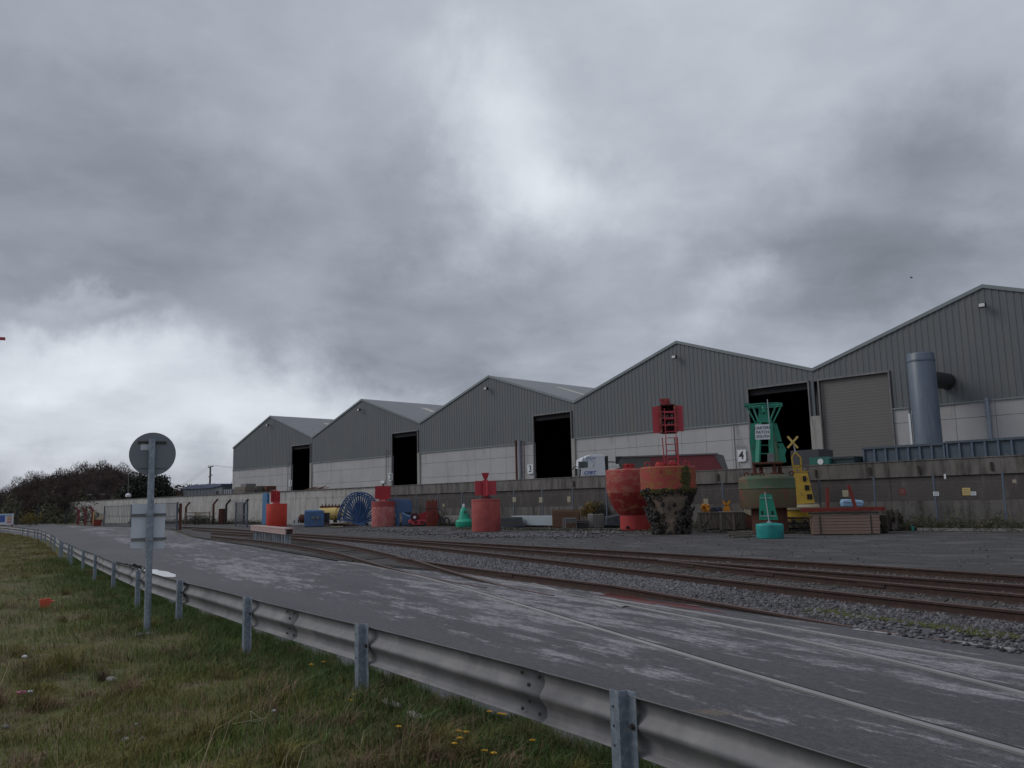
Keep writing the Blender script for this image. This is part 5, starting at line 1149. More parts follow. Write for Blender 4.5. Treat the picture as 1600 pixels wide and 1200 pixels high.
# red and white trestle barrier by the road
pl, pr = G(398, 844), G(451, 853.5); d = pr-pl; ln = d.length; an = math.atan2(d.y, d.x)
t = thing('trestle_barrier', 'low red and white plank barrier on pale legs between road and rails', 'barrier', pl, an)
for sy in (-.12, .12):
    for k in range(2):
        q = MB(); q.box((ln*.5, sy*1.4, .56+.11*k), (ln*1.04, .05, .10)); q.build('rail_board', K['board_red'], t)
q = MB(); q.box((ln*.5, 0, .755), (ln*1.05, .42, .05)); q.build('top_board', K['board_red'], t)
for f in (.06, .12, .34, .42, .64, .70, .9, .97): 
    for sy in (-.1, .1): q = MB(); q.bar((ln*f, sy, 0), (ln*f, sy, .52), .07); q.build('leg', K['post_pale'], t)

# ------------------------------------------------------------------ on the platform
PY = 42.6
c0 = W(899, 743, PY); cabx = c0.x; c0 = W(901.5, 743, 43.4); t = thing('lorry', 'white lorry cab facing left with blue lettering, parked behind the parapet', 'lorry', (c0.x, 43.4, 1.25), face(c0)+math.radians(10)); SC = 1/ppm(c0)
def Cz(py, px=920): return c0.z+(743-py)*SC-1.25
def Cx(px): return (px-901.5)*SC*1.02
q = MB(); x1 = Cx(947); zt = Cz(711); q.prism([(.0, .95), (x1, .95), (x1-.05, zt-.08), (x1-.25, zt), (.95, zt), (.42, zt-.25), (.36, zt-.85), (.20, 1.55), (.0, 1.35)], 0, 2.45); q.build('cab_body', K['white'], t, bevel=.05)
q = MB(); wz0, wz1 = Cz(732), Cz(721.5); q.prism([(Cx(904.5), wz0), (Cx(919), wz0+.06), (Cx(919), wz1), (Cx(904.5), wz1)], -.012, .0); q.build('side_window', K['glass'], t)
q = MB(); q.prism([(Cx(904.3), wz0-.03), (Cx(905), wz0-.03), (Cx(905), wz1+.03), (Cx(904.3), wz1+.03)], -.03, -.004); q.prism([(Cx(910), wz0), (Cx(910.5), wz0), (Cx(910.5), wz1), (Cx(910), wz1)], -.03, -.01); q.build('window_frame', K['black'], t)
q = MB(); q.add([(.10, .1, 1.65), (.10, 2.35, 1.65), (.30, 2.30, zt-.9), (.30, .15, zt-.9)], [(0, 1, 2, 3)]); q.build('windscreen', K['glass'], t)
q = MB(); q.bar((.35, .1, zt-.85), (-.12, .05, zt-.80), .05); q.bar((-.12, .05, zt-.80), (-.30, .02, zt-1.02), .06); q.box((-.1, -.22, zt-1.2), (.12, .28, .5)); q.build('mirror', K['black'], t)
q = MB(); q.box((x1+.12, 1.2, (zt+.95)/2-.05), (.14, 2.3, zt-1.05)); q.build('air_deflector', K['black'], t)
text('lettering', 'J. Drum', .30, K['ink_blue'], t, (Cx(921), -.012, zt-.24), shear=.3); text('lettering', 'CFBT', .30, K['ink_blue'], t, (Cx(921), -.012, wz0-.32), shear=.35, sx_=1.2, off=.008); 
text('lettering', 'J', .34, K['sign_back'], t, (Cx(928), -.012, (wz0+wz1)/2), shear=.2)
q = MB()
for i in range(12): q.bar((Cx(911)+i*.085, -.008, wz0-.50+.04*math.sin(i*.3)), (Cx(911)+(i+1)*.085, -.008, wz0-.50+.04*math.sin((i+1)*.3)), .02)
for i in range(10): q.bar((Cx(909)+i*.1, -.008, zt-.46+.05*math.sin(i*.33)), (Cx(909)+(i+1)*.1, -.008, zt-.46+.05*math.sin((i+1)*.33)), .015)
q.build('swoosh', K['ink_blue'], t); q = MB(); q.tube((Cx(907), -.01, wz0-.14), (Cx(907), .0, wz0-.14), .05, .05, 10); q.build('door_handle', K['black'], t)
for x in (.95, ): q = MB(); q.tube((x, -.02, .45), (x, .35, .45), .5, .5, 20); q.build('wheel', K['black'], t)
q = MB(); q.box((2.6, 1.2, .75), (5.4, 1.0, .3)); q.build('chassis', K['black'], t)
q = MB(); q.tube((4.4, .0, .45), (4.4, .5, .45), .5, .5, 20); q.build('wheel', K['black'], t)
# tipper trailer
TY = 46; p0 = W(966, 734, TY); t = thing('tipper_trailer', 'long low trailer body, grey to maroon with a sloped right end, behind the parapet', 'trailer', (p0.x, TY, 1.6), face(W(1055, 720, TY))); ST = 1/ppm(p0)
def T(px, py): return ((px-966)*ST*.93, p0.z-1.6+(734-py-(px-966)*.012)*ST*.96)
q = MB(); q.prism([T(972, 740), T(1020, 740), T(1020, 712), T(975, 713.5), T(966, 722)], 0, 2.4); q.build('front_body', mat('trailer_grey', (.12, .115, .108), (.09, .085, .08), 1, .7), t)
q = MB(); q.prism([T(1020, 740), T(1146, 740), T(1139, 714), T(1128, 711.5), T(1020, 712)], 0, 2.4); q.build('rear_body', mat('trailer_maroon', (.17, .04, .045), (.23, .035, .045), .8, .6), t)
q = MB(); a_, b_ = T(966, 713.5), T(1130, 711.5); q.bar((a_[0]+.3, -.04, a_[1]), (b_[0], -.04, b_[1]-.0), .10); q.build('top_rail', mat('rail_grey', (.14, .13, .13), rough=.6), t)
for px in (1128,): a_, b_ = T(px, 711.5), T(px+7, 738); q = MB(); q.prism([T(1124, 712), T(1139, 714.5), T(1146, 740), T(1138, 740)], -.05, -.005); q.build('end_panel', mat('trailer_end', (.13, .125, .125), rough=.7), t)
a_ = T(968, 718); q = MB(); q.box((a_[0], .5, a_[1]), (.5, .9, .5)); q.bar((a_[0]-.9, .3, a_[1]-.1), (a_[0], .3, a_[1]-.15), .07); q.bar((a_[0]-.5, .3, a_[1]-.75), (a_[0]+.4, .3, a_[1]-.5), .12); q.build('front_gear', K['black'], t)
for x in (6.0, 7.3): q = MB(); q.tube((x, -.02, .5), (x, .35, .5), .5, .5, 18); q.build('wheel', K['black'], t)
# row of ribbed steel skips
SY = 46.2; xs_ = W(1348, 700, SY).x
for i in range(3):
    x0_ = xs_+i*4.35; t = thing('ribbed_skip', ['blue grey ribbed steel skip at the left end of the row on the platform', 'middle blue grey ribbed steel skip of the row on the platform', 'blue grey ribbed steel skip at the right edge of the photo'][i], 'skip', (x0_, SY, 1.6), 0, 'ribbed steel skips behind the parapet')
    zt = 2.62+.05*i; q = MB(); q.box((2.15, 1.1, zt/2), (4.28, 2.2, zt)); q.build('skip_body', K['steel_blue'], t)
    q = MB(); q.box((2.15, -.06, zt-.06), (4.3, .12, .12)); q.build('top_rail', K['steel_blue'], t)
    for k in range(8): q = MB(); q.box((.05+k*.60, -.05, zt/2), (.09, .10, zt-.1)); q.build('rib', K['silo'], t)
# green skips / plant with a round emblem
gp = W(1264, 723, 45); t = thing('green_skip', 'small green skip with a white round emblem above the parapet', 'skip', (gp.x, 45, 1.6), 0, 'green containers on the platform')
q = MB(); zz = W(1264, 715, 45).z-1.6; wd = W(1295, 720, 45).x-gp.x; q.prism([(0, 1.0), (wd, 1.0), (wd, zz-.1), (wd*.9, zz), (.05, zz)], 0, 1.6); q.build('skip_body', mat('skip_green', (.02, .14, .11), (.015, .11, .09), 3, .5), t)
e_ = W(1282, 721.3, 45); q = MB(); q.tube((e_.x-gp.x, -.02, e_.z-1.6), (e_.x-gp.x, .0, e_.z-1.6), .17, .17, 16); q.build('emblem', K['white'], t)
gp = W(1296, 723, 45.4); t = thing('green_skip', 'dark green low container right of the skip with the emblem', 'skip', (gp.x, 45.4, 1.6), 0, 'green containers on the platform')
q = MB(); wd = W(1335, 720, 45.4).x-gp.x; zz = W(1300, 714.5, 45.4).z-1.6; q.box((wd/2, .8, zz/2), (wd, 1.6, zz)); q.build('skip_body', mat('skip_dark', (.02, .05, .05), (.015, .035, .038), 3, .6), t); q = MB(); q.box((wd*.55, -.03, zz-.1), (wd*.9, .05, .08)); q.build('top_rail', K['black'], t)
gp = W(1236, 718, 50); t = thing('dark_heap', 'dark low loading ramp in front of the open doorway of store 4', 'ramp', (gp.x, 50, 1.6), 0)
q = MB(); wd = W(1280, 718, 50).x-gp.x; q.box((wd/2, 1, 1.45), (wd, 2, 2.9)); q.build('ramp_body', K['inner'], t)
# flue
fp = W(1447, 650, 57); t = thing('steel_flue', 'tall blue grey cylindrical flue in front of the nearest shed', 'flue', (fp.x, 57, 1.6), 0)
r_ = .84; zt = W(1447, 551, 57).z-1.6; q = MB(); q.lathe([(0, 0), (r_, 0), (r_, zt-.12), (r_-.08, zt), (r_*.8, zt), (r_*.8, zt-.3), (0, zt-.3)], 40); q.build('stack', K['silo'], t, True)
q = MB(); q.lathe([(r_, zt*.97-.3), (r_+.03, zt*.97-.3), (r_+.03, zt*.97-.2), (r_, zt*.97-.2)], 40); q.build('collar', K['silo'], t)
q = MB(); q.bar((-r_-.12, -.1, 0), (-r_-.12, -.1, zt*.62), .10); q.build('side_pipe', K['steel_blue'], t)
q = MB(); q.bar((-r_-.0, -.55, 2.6), (-r_-.0, -.55, 5.2), .12); q.build('pale_pipe', K['white'], t)
q = MB(); q.tube((.25, .3, W(1465, 592, 58).z-1.6), (.55, 2.93, W(1465, 592, 58).z-1.6), .55, .55, 18); q.build('duct', K['black'], t, True)
# stacks at the left of the platform
for i, (x0_, x1_, y0_, m, lab) in enumerate(((366, 383, 761, 'wood_grey', 'grey slatted stack at the left end of the platform'), (376, 385, 756, 'galv_dull', 'taller grey case among the stacks on the platform'), (385.5, 401, 760, 'block_dark', 'middle grey stack of boxes on the platform'), (401, 417, 760, 'rust', 'brown stack of boxes nearest store 1 doorway'))):
    Yq = 44+.8*i; a_ = W(x0_, y0_, Yq); b_ = W(x1_, y0_, Yq); t = thing('pallet_stack', lab, 'stack', (a_.x, Yq, 1.6), 0, 'stacks on the platform left of store 1'); wd = b_.x-a_.x; zz = a_.z-1.6; nrow = 5
    for k in range(nrow): q = MB(); q.box((wd/2, .6, zz*(k+.5)/nrow), (wd-random.uniform(0, .1), 1.2, zz/nrow-.04)); q.build('layer', K[m], t)
pp = W(517, 762.5, 44); t = thing('bent_bars', 'dark bent bar frame lying on the parapet before store 2', 'scrap', (pp.x, 42.5, W(517, 763, 42.5).z), 0)
for k in range(6): q = MB(); q.bar((-2.2+.5*k, 0, 0), (-.6+.5*k, .1, random.uniform(.05, .28)), .06); q.build('bar', K['rust'], t)

# ------------------------------------------------------------------ beyond the platform at the left
sh = W(287, 778, 60); s1 = W(347, 776, 60); t = thing('long_shed', 'long low grey shed with a blue roof behind the wall left of the stores', 'shed', (sh.x, 60, 0), 0)
ln = s1.x-sh.x; e0, e1 = W(287, 762, 60).z, W(330, 757, 60).z
q = MB(); n_ = 26
for k in range(n_): q.box((ln*.8*(k+.5)/n_, 4, e0/2), (ln*.8/n_-.06, 8, e0))
q = MB(); q.box((ln*.4, 4, e0/2), (ln*.8, 8, e0)); q.build('wall', K['shed_wall'], t)
ribs = MB(); ribs.box((0, -.05, e0/2), (.12, .10, e0)); rm_ = ribs.mesh('cladding_rib', K['sign_back'])
for k in range(22): inst('cladding_rib', rm_, t, (ln*.8*k/21, 0, 0))
q = MB(); q.box((ln*.9, 3.5, (e1-.3)/2), (ln*.2, 7, e1-.3)); q.build('end_wall', K['sign_back'], t); q = MB(); q.box((ln*.88, -.04, e1-2.2), (.9, .06, 2.2)); q.build('door', K['black'], t)
q = MB(); q.prism([(-.1, e0), (ln*.25, e0+.35), (ln*.7, e1+.1), (ln+.1, e1), (ln+.1, e1-.35), (ln*.7, e1-.6), (-.1, e0-.3)][::-1], -.25, 8.2); q.build('roof', K['shed_blue'], t)
# small grey building right of it
v = W(349, 775, 58); t = thing('grey_container', 'small grey container between the long shed and the stores', 'container', (v.x, 58, 0), 0); zz = W(349, 765, 58).z; wd = W(362, 775, 58).x-v.x
q = MB(); q.box((wd/2, 1.5, zz/2), (wd, 3, zz)); q.build('container_body', K['shed_wall'], t)
for k in range(5): q = MB(); q.box((wd*k/4, -.04, zz/2), (.1, .08, zz)); q.build('rib', K['sign_back'], t)
# telegraph pole
v = W(327.5, 775, 66); t = thing('telegraph_pole', 'wooden telegraph pole with crossarm behind the long shed', 'telegraph pole', (v.x, 66, 0), 0)
zz = W(327.5, 729, 66).z; q = MB(); q.tube((0, 0, 0), (0, 0, zz), .22, .15, 8); q.build('pole', K['tree_bark'], t)
q = MB(); q.bar((-.9, 0, zz-.12), (1.1, 0, zz-.02), .14); q.build('crossarm', K['tree_bark'], t); q = MB(); q.bar((-.6, 0, W(327, 745, 66).z), (.9, 0, W(327, 742, 66).z), .12); q.build('crossarm', K['tree_bark'], t)
for x in (-.8, 0, 1.0): q = MB(); q.tube((x, 0, zz), (x, 0, zz+.25), .06, .05, 6); q.build('insulator', K['white'], t)
t = thing('overhead_wire', 'thin overhead wires running left from the telegraph pole', 'wire', (v.x, 66, zz), 0)
for x in (-.8, 1.0):
    q = MB(); n_ = 24; P_ = [Vector((x-95*k/n_, 0+20*k/n_, .2-3.2*math.sin(math.pi*k/n_)-2.0*k/n_)) for k in range(n_+1)]; q.path(P_, .018, 4); q.build('wire', K['galv_dull'], t)
    q = MB(); P_ = [Vector((x+40*k/n_, 12*k/n_, .2-1.5*math.sin(math.pi*k/n_))) for k in range(n_+1)]; q.path(P_, .018, 4); q.build('wire', K['galv_dull'], t)
# white cabin on the wall end
v = W(122, 789, 44); t = thing('cabin', 'small white cabin with a blue window above the far end of the wall', 'cabin', (v.x, 44, 0), 0); zz = W(122, 775, 44).z; wd = W(150, 787, 44).x-v.x; zb_ = W(122, 789, 44).z
q = MB(); q.box((wd/2, 2, zz/2), (wd, 4, zz)); q.build('cabin_body', K['shed_wall'], t); q = MB(); q.box((wd*.25, -.03, (zz+zb_)/2), (wd*.46, .05, zz-zb_-.2)); q.build('white_panel', K['white'], t)
q = MB(); q.box((wd*.72, -.03, (zz+zb_)/2+.05), (wd*.34, .05, (zz-zb_)*.75)); q.build('window', K['steel_blue'], t); q = MB(); q.box((wd/2, 1.9, zz+.08), (wd+.4, 4.3, .16)); q.build('roof', K['beam_white'], t)
q = MB(); q.box((-.5, .2, (zz+zb_)/2-1), (.8, .5, 3.2)); q.build('side_board', K['maroon'], t)
# lamp on the wall
v = W(200, 783, 40.9); t = thing('wall_lamp', 'small white hooded lamp on top of the pale wall', 'lamp', (v.x, 40.9, WT), 0)
q = MB(); q.tube((0, 0, 0), (0, 0, .35), .10, .10, 8); q.build('stalk', K['galv_dull'], t); q = MB(); q.lathe([(0, .3), (.35, .3), (.38, .55), (.2, .75), (0, .8)], 14); q.build('hood', K['white'], t, True)
q = MB(); q.tube((-.4, .1, 0), (-.4, .1, 3.2), .05, .04, 6); q.build('mast', K['galv_dull'], t)

# security fence posts with cranked tops, left side
def crank(px, pt, pb, m, lab, grp, sg=-1, w_=.20):
    p = place(px, pb)[0]; s = 1/ppm(p); h = (pb-pt)*s; t = thing('cranked_post', lab, 'fence post', p, face(p), grp)
    q = MB(); q.bar((0, 0, 0), (0, 0, h*.80), w_); q.build('post', K[m], t); q = MB(); q.bar((0, 0, h*.79), (sg*h*.16, 0, h), w_*.9); q.build('cranked_top', K[m], t)
for k, (px, pt, pb) in enumerate(((122, 793, 820), (133, 793, 820.5), (144, 791, 821.5))): crank(px, pt, pb, 'maroon', ['red brown cranked post at the far left of the three by the pale wall', 'middle red brown cranked post by the pale wall', 'red brown cranked post beside the thin yellow pole'][k], 'red brown cranked concrete posts', -1, .26)
for k, (px, pt, pb) in enumerate(((26, 793, 820), (57, 793, 820), (103, 794, 819))): crank(px, pt, pb, 'black', ['dark cranked post beside the notice board at the left edge', 'dark cranked post beside the yellowish shrub under the trees', 'dark cranked post before the woods left of the pale wall'][k], 'dark cranked posts before the woods', 1, .34)
for k, (px, pt, pb) in enumerate(((290, 785, 819), (333, 780, 819), (353, 780, 818), (381, 779, 818))): crank(px, pt, pb, 'rust' if k < 2 else 'black', ['rusty cranked post right of the open steel gate', 'rusty cranked post beside the dark brown cabinet', 'dark cranked post behind the brown cabinet', 'dark cranked post before the wire mesh gate'][k], 'cranked posts along the rails', 1, .22)
def gate(pxa, pxb, pt, pba, pbb, lab, m='steel_blue', nb=14):
    a_, b_ = place(pxa, pba)[0], place(pxb, pbb)[0]; d = b_-a_; ln = d.length; h = (pba-pt)/ppm(a_); t = thing('mesh_gate', lab, 'gate', a_, math.atan2(d.y, d.x), 'steel gates across the yard entrance')
    for z in (.15, h*.5, h): q = MB(); q.bar((0, 0, z), (ln, 0, z), .07); q.build('rail', K[m], t)
    for x in (0, ln): q = MB(); q.bar((x, 0, 0), (x, 0, h+.1), .12); q.build('stile', K[m], t)
    for k in range(1, nb): q = MB(); q.bar((ln*k/nb, 0, .15), (ln*k/nb, 0, h), .03); q.build('bar', K[m], t)
gate(162, 204, 792, 821, 823, 'blue grey barred gate against the pale wall at the far left', 'steel_blue', 18)
gate(242, 276, 788, 826, 827.5, 'open steel gate leaf just right of the sign post', 'steel_blue', 18)
gate(368, 386, 786, 822, 824, 'narrow mesh gate leaf left of the light blue panel', 'steel_blue', 16)
p, a, s = place(281, 828); t = thing('gate_post', 'heavy dark steel gate post beside the start of the rails', 'gate post', p, a); q = MB(); q.box((0, 0, 20.5*s), (4.5*s, .3, 41*s)); q.build('post', K['rust'], t); q = MB(); q.box((-2.2*s, 0, 30*s), (.1, .34, .4)); q.build('hinge', K['black'], t)
p, a, s = place(145.5, 821.5); t = thing('marker_pole', 'thin yellow marker pole beside the red brown posts', 'pole', p, a); q = MB(); q.tube((0, 0, 0), (0, 0, 22*s), .06, .06, 8); q.build('pole', K['yellow_pale'], t); q = MB(); q.box((0, 0, .1), (.3, .3, .2)); q.build('foot', K['block'], t)
p, a, s = place(348, 818); t = thing('cabinet', 'dark red brown equipment cabinet before the pale wall', 'cabinet', p, a); q = MB(); q.box((0, 0, 12*s), (13*s, .8, 24*s)); q.build('cabinet_body', K['rust'], t); q = MB(); q.box((0, -.42, 12*s), (.04, .03, 22*s)); q.build('door_seam', K['black'], t)
p, a, s = place(308, 820); t = thing('farm_gate', 'old pale timber gate with crossed braces near the pale wall', 'gate', p, a)
for z in (3, 8, 14, 19): q = MB(); q.bar((-18*s, 0, z*s), (18*s, 0, (z-1)*s), .09); q.build('rail', K['wood'], t)
for (x0_, x1_) in ((-18, -18), (18, 18), (-3, -3)): q = MB(); q.bar((x0_*s, 0, 0), (x1_*s, 0, 20*s), .12); q.build('stile', K['wood'], t)
for (x0_, x1_) in ((-16, 0), (0, 16)): q = MB(); q.bar((x0_*s, 0, 18*s), (x1_*s, 0, 3*s), .08); q.build('brace', K['white'], t)
q = MB(); q.box((2*s, -.1, 14*s), (7*s, .05, 8*s)); q.build('sign_plate', K['cream'], t)
p, a, s = place(152, 822); t = thing('rusty_machine', 'rusty orange machine by the yellow marker pole', 'machinery', p, a); q = MB(); q.box((0, 0, 5*s), (11*s, 1.5, 10*s)); q.build('machine_body', K['rust_red'], t); q = MB(); q.prism([(-2*s, 10*s), (8*s, 10*s), (9*s, 16*s), (3*s, 17*s)], -.4, .4); q.build('cover', K['cream'], t)
p, a, s = place(182, 823); t = thing('blue_container', 'low blue container behind the barred gate', 'container', (p.x, p.y+2, 0), a); q = MB(); q.box((0, 0, 4*s), (14*s, 1.5, 8*s)); q.build('container_body', K['blue'], t); q = MB(); q.box((0, -.78, 7*s), (14*s, .05, 1*s)); q.build('rim', K['blue_dark'], t)
# notice board at the left edge
p, a, s = place(9, 829); t = thing('notice_board', 'white notice board with a blue square and coloured lines at the left edge', 'notice board', p, a)
for x in (-9, 8): q = MB(); q.bar((x*s, .06, 0), (x*s, .06, 26*s), .14); q.build('post', K['maroon'], t)
q = MB(); q.box((-1*s, 0, 17.5*s), (21*s, .06, 17*s)); b_ = q.build('board', K['white'], t)
q = MB(); q.box((-5.5*s, -.04, 18*s), (7*s, .02, 10*s)); q.build('blue_square', K['ink_blue'], b_)
for k in range(5): q = MB(); q.box((4*s, -.04, (21.5-2.4*k)*s), (6.5*s, .02, 1.2*s)); q.build('text_line', K['orange'] if k < 3 else K['red_top2'], b_)
q = MB(); q.box((-1*s, -.04, 24*s), (18*s, .02, 1.6*s)); q.build('title_strip', K['blue_light'], b_)
q = MB(); q.box((-6*s, .2, 5*s), (10*s, .05, 8*s)); q.build('lower_panel', K['sign_back'], t)

# red mast tip at the left edge
d_ = ray(-6, 560); base = Vector((0, 0, EYE))+d_*140; t = thing('crane', 'tip of a red crane jib poking in at the left edge of the sky', 'crane', (base.x, base.y, 0), face(base))
zt = (Vector((0, 0, EYE))+ray(-6, 530)*140).z
for sx2 in (-1, 1):
    for sy in (-1, 1): q = MB(); q.bar((sx2*.6-1.5, sy*.6, 0), (sx2*.6-1.5, sy*.6, zt), .18); q.build('mast_leg', K['red_top'], t)
for k in range(26): q = MB(); z = zt*k/26; q.bar((-2.1, -.6, z), (-.9, -.6, z+zt/26), .10); q.build('lattice', K['red_top'], t)
q = MB(); q.bar((-9, 0, zt), (1.15, 0, zt+.25), .5, .45); q.build('jib', K['red_top2'], t)

# ------------------------------------------------------------------ woods
def bare_tree_mesh(seed, leafy=False):
    r_ = np.random.default_rng(seed); mb = MB(); random.seed(seed)
    mb.tube((0, 0, 0), (0, 0, .34), .022, .014, 6, False); tips = []
    for k in range(11):
        an = k*2.4+random.uniform(-.3, .3); z0_ = random.uniform(.2, .45); L_ = random.uniform(.22, .42); a_ = Vector((0, 0, z0_)); b_ = Vector((math.cos(an)*L_*.8, math.sin(an)*L_*.8, z0_+L_*1.0)); b_.z = min(b_.z, .85)
        mb.tube(a_, b_, .011, .004, 4, False); tips.append((a_, b_))
        for j in range(3): f = random.uniform(.4, .9); c_ = a_.lerp(b_, f); d_ = c_+Vector((random.uniform(-.15, .15), random.uniform(-.15, .15), random.uniform(.08, .22))); mb.tube(c_, d_, .005, .002, 3, False); tips.append((c_, d_))
    tr = mb.mesh('trunk', K['tree_bark']); cl = MB(); n = 8000 if not leafy else 6500
    for k in range(n):
        u = r_.normal(size=3); u /= np.linalg.norm(u); rr = r_.uniform(.45, 1)**.6
        lump = 1+.16*math.sin(u[0]*5+seed)+.13*math.sin(u[1]*7+seed*2)+.1*math.sin(u[2]*9)
        c_ = Vector((u[0]*.36*rr*lump, u[1]*.36*rr*lump, .56+u[2]*.40*rr*lump))
        if c_.z < .12: continue
        if leafy: d_ = Vector(r_.normal(size=3))*.022; w_ = .022
        else:
            d_ = (Vector((u[0], u[1], u[2]*.6+.5)).normalized()+Vector(r_.normal(size=3))*.45)*.045; w_ = .0044
        s_ = Vector(r_.normal(size=3)).cross(d_).normalized()*w_; cl.add([c_-s_, c_+s_, c_+d_], [(0, 1, 2)])
    return tr, cl.mesh('crown', K['leaf_dark'] if leafy else K['tree_twig'])
BT = [bare_tree_mesh(s_) for s_ in (1, 2, 3, 4)]; LT = [bare_tree_mesh(s_, True) for s_ in (11, 12)]; random.seed(9)
TOPL = [(-30, 762), (0, 766), (18, 752), (50, 741), (80, 738), (100, 732), (130, 726), (160, 722), (182, 724), (200, 734), (213, 742), (235, 752)]
def top_at(px): return float(np.interp(px, [a for a, b in TOPL], [b for a, b in TOPL]))
nt_ = 0
for row, (D_, dy, n_) in enumerate(((128, 34, 8), (138, 20, 9), (150, 8, 10), (165, 0, 11))):
    for k in range(n_):
        px = -28+ (250*(k+.5+random.uniform(-.3, .3))/n_); b_ = Vector((0, 0, EYE))+ray(px, 810)*D_; b_.z = 0
        if b_.y > 0 and abs(b_.y) > 0: pass
        pt = top_at(px)+dy+random.uniform(-1, 5); h = (Vector((0, 0, EYE))+ray(px, pt)*D_).z
        side = ['front', 'second', 'third', 'rearmost'][row]; pos = ['beyond the left edge', 'behind the notice board', 'above the yellowish shrub', 'left of the white cabin', 'above the dark cranked post', 'behind the white cabin', 'right of the white cabin', 'above the blue barred gate', 'left of the wall lamp', 'behind the wall lamp', 'beside the dark evergreens'][int((k+.5)*11/n_)]
        t = thing('bare_tree', f'leafless brown tree {pos}, in the {side} row of the woods', 'tree', b_, random.uniform(0, 6), 'leafless trees in the woods')
        sc = h; tr, cr = BT[(k+row) % 4]
        inst('trunk', tr, t, sc=(sc, sc, sc)); inst('crown', cr, t, sc=(sc*1.05, sc*1.05, sc))
for i, (px, pt, D_, w_, lab) in enumerate(((222, 738, 118, 1.2, 'dark evergreen tree behind the sign post, left half'), (240, 743, 120, 1.15, 'dark evergreen tree just right of the sign pole'), (251, 764, 122, .9, 'low dark evergreen at the right end of the woods'))):
    b_ = Vector((0, 0, EYE))+ray(px, 810)*D_; b_.z = 0; h = (Vector((0, 0, EYE))+ray(px, pt)*D_).z; t = thing('evergreen_tree', lab, 'tree', b_, i, 'dark evergreens at the end of the woods'); tr, cr = LT[i % 2]; inst('trunk', tr, t, sc=(h, h, h)); inst('crown', cr, t, sc=(h*w_, h*w_, h))
def und(n):
    px = rng.uniform(-60, 290, n); D_ = rng.uniform(116, 150, n); P = np.array([tuple(Vector((0, 0, EYE))+ray(a, 810)*b) for a, b in zip(px, D_)]); P[:, 2] = np.abs(rng.normal(0, 1.3, n))*(1+.5*np.sin(px*.11)); return P
o = leaf_cloud(16000, und, .28, 'undergrowth', K['scrub'], None, 1.5); o['kind'] = 'stuff'; o['label'] = 'brown green undergrowth at the foot of the woods'
def hedg(n):
    px = rng.uniform(240, 368, n); P = np.array([tuple(Vector((0, 0, EYE))+ray(a, 790)*200) for a in px]); P[:, 2] = rng.uniform(0, 1, n)*(6.3+.7*np.sin(px*.13)+.5*np.sin(px*.4)); P[:, 1] += rng.normal(0, 3, n); return P
o = leaf_cloud(9000, hedg, .5, 'far_treeline', K['tree_twig'], None, 1.2); o['kind'] = 'stuff'; o['label'] = 'distant dark line of trees behind the long shed'
def tw2(n):
    px = rng.uniform(-60, 262, n); D_ = rng.uniform(150, 175, n); tp = np.array([(Vector((0, 0, EYE))+ray(a, top_at(a)+13)*b).z for a, b in zip(px, D_)]); P = np.array([tuple(Vector((0, 0, EYE))+ray(a, 810)*b) for a, b in zip(px, D_)]); P[:, 2] = rng.uniform(0, 1, n)*tp; return P
o = leaf_cloud(60000, tw2, .22, 'woodland_mass', K['tree_twig'], None, 2.6); o['kind'] = 'stuff'; o['label'] = 'brown leafless woodland filling the hillock at the left'
p, a, s = place(47, 822); t = thing('shrub', 'small yellowish brown shrub between the dark cranked posts', 'shrub', p, a)
leaf_cloud(900, lambda n: rng.normal(size=(n, 3))*np.array([.55, .4, .35])+np.array([0, 0, .9]), .10, 'foliage', mat('shrub_leaf', (.20, .15, .03), (.12, .10, .03), 1, .9, isl=.4), t, 1.3); q = MB(); q.tube((0, 0, 0), (0, 0, 1.1), .06, .03, 6); q.build('stem', K['tree_bark'], t)
p, a, s = place(310, 820); t = thing('shrub', 'low dark green shrub at the foot of the old timber gate', 'shrub', p, a)
leaf_cloud(1500, lambda n: rng.normal(size=(n, 3))*np.array([.9, .4, .25])+np.array([0, 0, .5]), .08, 'foliage', K['leaf_dark'], t, 1.3); q = MB(); q.tube((0, 0, 0), (0, 0, .5), .05, .03, 6); q.build('stem', K['tree_bark'], t)

